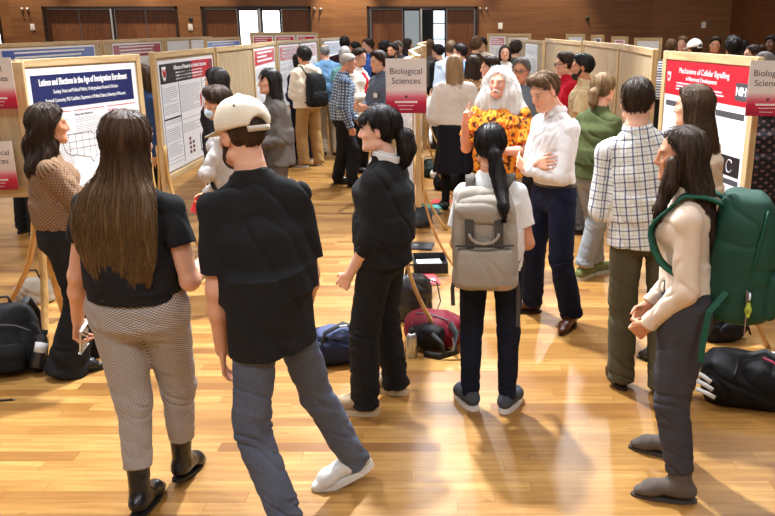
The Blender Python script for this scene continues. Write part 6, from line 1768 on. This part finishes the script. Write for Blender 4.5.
# navy duffel behind the black sweatshirt woman
NAVN = cloth('navy_nylon', srgb(36, 42, 66), .6, 300, .2, .3); NAVL = cloth('blue_nylon', srgb(74, 84, 118), .6, 300, .15, .3)
e = place('duffel_bag', 'navy and blue duffel bag lying behind the black sweatshirt woman', 'bag', 346, 358, 14)
F = Field(); F.loft((-.24, 0, .10), ry(PI / 2), [(0, 0, 0, .075, .09, .09), (.06, 0, 0, .105, .14, .14), (.25, 0, 0, .115, .15, .15), (.42, 0, 0, .10, .13, .13), (.48, 0, 0, .06, .08, .08)], n=2.5, rend=.03); F.half((0, 0, .004), (0, 0, -1))
bd = soft('bag_body', F, .009, NAVN, e, .018, 9, 2.0)
F = Field(); F.ell((-.06, -.02, .20), (.15, .11, .045)); soft('top_panel', F, .009, NAVL, e, .016, 11, 5.0)
mb = MB(); mb.ribbon([(-.18, -.12, .12), (-.14, -.13, .24), (-.02, -.08, .275), (.10, -.12, .23), (.14, -.14, .10)], .03, .006, (0, .6, .6)); mb.build('strap', BLKS, e, True)
mb = MB(); mb.ribbon([(-.22, .02, .16), (-.30, .0, .15), (-.36, -.04, .12), (-.30, -.05, .10)], .022, .005, (0, 0, 1)); mb.build('end_loop', BLKS, e, True)
mb = MB(); mb.tube([(-.2, -.06, .19), (-.05, -.10, .225), (.1, -.08, .215)], .004, 6); mb.build('zip', AL, bd)
mb = MB(); mb.box((-.02, -.085, .262), (.05, .03, .012), bevel=.003); mb.build('buckle', plain('buckle_white', (.7, .7, .72), .4), e)

# the heap at the foot of the centre row
MAR = cloth('maroon_nylon', srgb(110, 22, 36), .6, 300, .2, .3)
e = place('backpack', 'maroon and black backpack lying at the foot of the centre row', 'backpack', 432, 345, -28)
F = Field(); F.loft((-.20, .05, .11), ry(PI / 2) , [(0, 0, 0, .08, .10, .10), (.08, 0, 0, .11, .15, .15), (.25, 0, 0, .115, .15, .16), (.40, 0, 0, .08, .11, .11)], n=2.6, rend=.03); F.half((0, 0, .004), (0, 0, -1))
bd = soft('main_compartment', F, .009, MAR, e, .016, 9, 2.5)
F = Field(); F.loft((-.08, -.10, .11), ry(PI / 2), [(0, 0, 0, .06, .05, .07), (.1, 0, 0, .085, .05, .08), (.22, 0, 0, .07, .05, .06)], n=2.6, rend=.02); F.half((0, 0, .004), (0, 0, -1)); soft('front_pocket', F, .009, BLKN, e, .012, 10, 3.5)
mb = MB(); mb.ribbon([(.16, -.04, .2), (.24, -.10, .16), (.26, -.14, .05), (.16, -.20, .02), (.05, -.20, .02)], .045, .008, (.3, .3, 1)); mb.build('shoulder_strap', BLKS, e, True)
mb = MB(); mb.ribbon([(.10, -.18, .16), (.18, -.2, .12), (.22, -.22, .04)], .03, .006, (0, .3, 1)); mb.build('compression_strap', BLKS, e, True)
mb = MB(); mb.tube([(-.12, .0, .215), (0, -.03, .235), (.14, -.02, .21)], .005, 6); mb.build('zip', plain('zip_grey', (.10, .10, .11), .5), bd)
mb = MB(); mb.tube([(.22, -.12, .14), (.235, -.13, .10), (.23, -.14, .05)], .005, 6); mb.build('metal_ring', AL, e)
e = place('backpack', 'plump black leather bag leaning on the centre board post', 'bag', 413, 318, 10)
F = Field(); F.loft((0, 0, 0), rx(.12), [(.0, 0, 0, .13, .09, .09), (.10, 0, 0, .15, .11, .11), (.26, 0, 0, .14, .10, .10), (.36, .0, 0, .09, .05, .05)], n=2.5, rend=.03); F.half((0, 0, .004), (0, 0, -1))
bd = soft('main_compartment', F, .009, plain('soft_black_leather', (.022, .022, .024), .38, 0, .5), e, .016, 9, 4.5)
F = Field(); F.ell((0, -.105, .14), (.10, .035, .09)); soft('front_pocket', F, .009, plain('soft_black_leather', (.022, .022, .024), .38, 0, .5), e, .010, 10, 5.5)
mb = MB(); mb.tube([(-.05, 0, .35), (-.04, -.01, .42), (.04, -.01, .42), (.05, 0, .35)], .009, 8); mb.build('handle', BLKS, e, True)
mb = MB(); mb.ribbon([(.10, .02, .30), (.18, -.02, .28), (.20, -.06, .14), (.14, -.10, .02)], .03, .006, (.3, 1, 0)); mb.build('shoulder_strap', BLKS, e, True)
mb = MB(); mb.tube([(-.10, -.06, .26), (0, -.085, .28), (.10, -.06, .26)], .004, 6); mb.build('zip', AL, bd)
def bottle(label, px, py, h, r_, m, mc, rot=0, group=None):
    b = place('water_bottle', label, 'bottle', px, py, rot, group=group)
    mb = MB(); mb.lathe([(r_ * .9, 0), (r_, .006), (r_, h * .72), (r_ * .8, h * .82), (r_ * .5, h * .87)], n=20); mb.build('bottle_body', m, b, True)
    mb = MB(); mb.lathe([(r_ * .6, h * .86), (r_ * .62, h * .88), (r_ * .62, h), (r_ * .5, h * 1.01)], n=16); mb.build('screw_cap', mc, b, True)
    mb = MB(); mb.tube([(-r_ * .5, 0, h), (-r_ * .4, 0, h * 1.1), (r_ * .4, 0, h * 1.1), (r_ * .5, 0, h)], r_ * .13, 6); mb.build('carry_loop', mc, b, True)
bottle('steel water bottle in front of the maroon backpack', 412, 357, .20, .035, plain('brushed_steel', (.55, .55, .54), .35, .9), BLKS)
bottle('clear capped bottle lying edge of the bag heap beside the bent leg', 446, 345, .17, .032, plain('frosted_bottle', (.42, .45, .47), .2, 0, .6), plain('cap_grey', (.35, .36, .38), .5))
def book(name, label, cat, px, py, w, d, h, m, rot, z=0.0, pages=None, tilt=0.0, group=None):
    b = place(name, label, cat, px, py, rot, z, group); Rr = rx(tilt)
    mb = MB(); mb.box((0, 0, h - .0025 + 0), (w, d, .004), Rr, bevel=.001); mb.box((0, 0, .0022), (w, d, .004), Rr, bevel=.001) if tilt == 0 else None
    mb.build('cover', m, b)
    mb = MB(); mb.box((.003, 0, h / 2), (w - .012, d - .008, max(h - .009, .001)), Rr); mb.build('pages', pages or PAPER, b)
    return b
bk = book('notebook', 'red and white notebook lying under the centre row', 'notebook', 425, 281, .22, .29, .02, plain('red_cover', srgb(206, 40, 46), .5), 12)
mb = MB(); mb.box((.02, -.05, .0205), (.12, .07, .001)); mb.build('cover_label', PAPER, bk)
e = place('crate', 'black open tray holding white sheets under the centre row', 'tray', 430, 268, 4)
mb = MB(); mb.box((0, 0, .006), (.30, .36, .012)); mb.box((-.148, 0, .05), (.008, .36, .09)); mb.box((.148, 0, .05), (.008, .36, .09)); mb.box((0, .178, .05), (.30, .008, .09)); mb.box((0, -.178, .05), (.30, .008, .09)); mb.build('tray_shell', BLKS, e)
mb = MB(); mb.box((0, .0, .03), (.22, .29, .03), rz(.1)); mb.build('sheet_stack', PAPER, e)
e = place('laptop', 'closed dark laptop on the floor under the centre row', 'laptop', 416, 247, -6)
mb = MB(); mb.box((0, 0, .007), (.34, .24, .013), bevel=.003); mb.build('base', plain('laptop_dark', (.05, .05, .055), .35, .5), e)
mb = MB(); mb.box((0, 0, .018), (.34, .24, .007), bevel=.002); mb.build('lid', plain('laptop_dark', (.05, .05, .055), .35, .5), e)
mb = MB(); mb.box((0, 0, .0222), (.05, .03, .0008)); mb.build('logo', AL, e)
for i, (px, py, m, rot, lb) in enumerate(((434, 207, plain('teal_cover', srgb(60, 150, 140), .5), 20, 'teal folder fanned out on the floor beside the centre row'), (440, 203, plain('red_cover', srgb(206, 40, 46), .5), -14, 'red folder fanned out beside the teal folder'), (430, 212, plain('dark_cover', (.03, .03, .035), .5), 8, 'black folder in front of the teal folder'))):
    book('folder', lb, 'folder', px, py, .23, .31, .012, m, rot, .0)
def lump(label, px, py, m, w, d, h, rot, seed, cat='bag', name='shoulder_bag', strap=True, group=None):
    e = place(name, label, cat, px, py, rot, group=group)
    F = Field(); F.loft((0, 0, 0), np.eye(3), [(0, 0, 0, w * .46, d * .46, d * .46), (h * .4, 0, 0, w * .5, d * .5, d * .5), (h * .8, .01, 0, w * .40, d * .36, d * .36), (h, .01, 0, w * .22, d * .2, d * .2)], n=2.5, rend=.03)
    soft('bag_body', F, .011, m, e, .018, 9, seed)
    F = Field(); F.ell((0, -d * .47, h * .38), (w * .34, d * .12, h * .28)); soft('front_pocket', F, .011, m, e, .010, 10, seed + 1)
    if strap:
        mb = MB(); mb.ribbon([(-w * .38, 0, h * .8), (-w * .3, -.03, h * 1.12), (w * .2, -.04, h * 1.15), (w * .4, -.02, h * .75), (w * .55, -.06, h * .1)], .03, .006, (.2, 1, 0)); mb.build('strap', BLKS, e, True)
    return e
lump('slate bag on the floor beside the black folder', 418, 226, cloth('slate_nylon', srgb(70, 78, 88), .7), .30, .20, .22, 10, 1.0)
lump('black bag on the floor right of the second centre board leg', 447, 189, BLKN, .36, .26, .26, -8, 2.0)
lump('dark green bag farther along the centre row', 432, 176, cloth('dark_green_nylon', srgb(40, 52, 44), .7), .36, .26, .26, 14, 3.0)
lump('white canvas bag on the floor left of the skirt woman', 440, 178, cloth('white_canvas', srgb(214, 208, 198), .9), .30, .2, .16, 24, 4.0)
lump('black rucksack on the floor beside the red posters', 284, 167, BLKN, .34, .24, .34, 12, 6.0)
lump('red and navy bag on the floor by the grey jacket woman', 277, 178, MAR, .30, .2, .28, -10, 7.0)
# right: black sports duffel with three white bars
e = place('duffel_bag', 'black sports duffel with three white bars at the right edge', 'bag', 754, 404, -14)
F = Field(); F.loft((-.30, .06, .13), ry(PI / 2), [(0, 0, 0, .10, .12, .12), (.07, 0, 0, .145, .19, .19), (.3, 0, 0, .15, .20, .20), (.55, 0, 0, .13, .17, .17), (.62, 0, 0, .08, .1, .1)], n=2.4, rend=.03); F.half((0, 0, .004), (0, 0, -1))
bd = soft('bag_body', F, .009, BLKN, e, .022, 7, 9.0)
for i in range(3):
    mb = MB(); mb.ribbon([(-.335 + .0 * i, -.06 - .035 * i + .02, .18 - .036 * i), (-.300 + .012 * i, -.10 - .025 * i, .185 - .040 * i), (-.262 + .014 * i, -.135 - .012 * i, .17 - .042 * i)], .024, .006, (.2, .35, 1)); mb.build('bar', plain('bar_white', (.75, .74, .70), .6), bd, True)
mb = MB(); mb.ribbon([(-.15, -.12, .18), (-.12, -.10, .32), (.02, -.05, .35), (.14, -.10, .30), (.18, -.13, .16)], .035, .006, (0, .5, .6)); mb.build('strap', BLKS, e, True)
mb = MB(); mb.tube([(-.2, .05, .275), (0, .06, .29), (.22, .05, .27)], .005, 6); mb.build('zip', plain('zip_grey', (.10, .10, .11), .5), bd)
mb = MB(); mb.tube([(.02, .0, .29), (.06, -.03, .285), (.10, -.05, .265)], .007, 6); mb.build('pink_tag', plain('tag_pink', srgb(226, 90, 130), .5), bd)
lump('black bag with red trim behind the sports duffel', 722, 338, BLKN, .34, .24, .26, 18, 11.0)
bk = book('notebook', 'white and red booklet on the floor behind the sports duffel', 'notebook', 708, 326, .2, .28, .015, plain('red_cover', srgb(206, 40, 46), .5), -20)
e = place('paper_cup', 'white paper cup standing at the right edge behind the duffel', 'cup', 772, 372, 0)
mb = MB(); mb.lathe([(.030, 0), (.031, .004), (.040, .11), (.0415, .112)], n=20); mb.build('cup_body', PAPER, e, True)
mb = MB(); mb.lathe([(.043, .110), (.043, .118), (.036, .124), (.030, .122)], n=20); mb.build('lid', WHITE, e, True)
# ------------------------------------------------------------------ light and camera
def area(name, loc, rot, size, energy, col=(1, 1, 1), sy=None, spread=None):
    l = bpy.data.lights.new(name, 'AREA'); l.energy = energy; l.color = col; l.size = size
    if sy: l.shape = 'RECTANGLE'; l.size_y = sy
    if spread: l.spread = spread
    o = bpy.data.objects.new(name, l); COL.objects.link(o); o.location = loc; o.rotation_euler = rot; return o
def spot(name, loc, target, energy, ang, col=(1, .95, .87), rad_=.12, blend=.6):
    l = bpy.data.lights.new(name, 'SPOT'); l.energy = energy; l.color = col; l.spot_size = ang; l.spot_blend = blend; l.shadow_soft_size = rad_
    o = bpy.data.objects.new(name, l); COL.objects.link(o); o.location = loc
    d = Vector(target) - Vector(loc); o.rotation_euler = d.to_track_quat('-Z', 'Y').to_euler(); return o
WARM = (.90, .955, 1.03)
for i, (x, y) in enumerate(((-6, 5), (0, 4), (5, 5), (-6, 11), (0, 11), (5, 11), (-6, 17), (0, 17), (5, 17), (-3, -1.5), (3, -1.5))):
    area('ceiling_panel_light', (x, y, ZC - .05), (0, 0, 0), 2.2, (150 if y > 8 else 80) if y > 0 else 230, WARM)
# the stage spots that throw the hard edged shadows forward
for x, y, tx, ty, e in ((-.7, 6.9, -.3, 4.4, 3600), (3.0, 6.8, 1.4, 4.2, 500), (-3.4, 5.6, -1.4, 3.4, 900), (-.5, 13, -1.0, 10.5, 1900), (2.2, 13, 1.6, 10.5, 1600)):
    spot('ceiling_spot_light', (x, y, ZC - .15), (tx, ty, 0), e, rad(84), WARM, .13)
# wall washers on the back wall
for px in (20, 120, 190, 345, 440, 540):
    x = at_y(px, YB); spot('wall_washer_light', (x, YB - 1.0, ZC - .3), (x, YB, 1.0), 2600 if px == 345 else 1300, rad(38 if px == 345 else 56), (1, .90, .76), .08)
# daylight from tall windows behind the left of the camera and through the back doors
area('window_light', (XL + .3, 7, 3.2), (0, rad(-78), 0), 8, 500, (.86, .93, 1.0), 3.4)
area('door_light', (at_y(261, YB), YB - .4, 1.4), (rad(-90), 0, 0), 1.4, 60, (.9, .96, 1), 2.4)
area('door_light', (at_y(438, YB), YB - .4, 1.4), (rad(-90), 0, 0), .7, 60, (.9, .96, 1), 2.4)
w = bpy.data.worlds.new('hall_air'); bpy.context.scene.world = w; w.use_nodes = True
w.node_tree.nodes['Background'].inputs[0].default_value = (.9, .88, .84, 1); w.node_tree.nodes['Background'].inputs[1].default_value = .15
cd = bpy.data.cameras.new('camera'); cd.sensor_width = 36.0; cd.lens = FPX / 775.0 * 36.0; cd.clip_end = 200; cd.shift_x = -(CX - 387.5) / 775.0
co = bpy.data.objects.new('camera', cd); COL.objects.link(co); co.location = (0, 0, CAM_H); co.rotation_euler = (PI / 2 - PITCH, 0, YAW)
sc = bpy.context.scene; sc.camera = co
sc.view_settings.view_transform = 'Standard'; sc.view_settings.look = 'None'; sc.view_settings.gamma = 1.0; sc.view_settings.use_curve_mapping = False
sc.view_settings.exposure = 0.04
sc.cycles.use_denoising = True
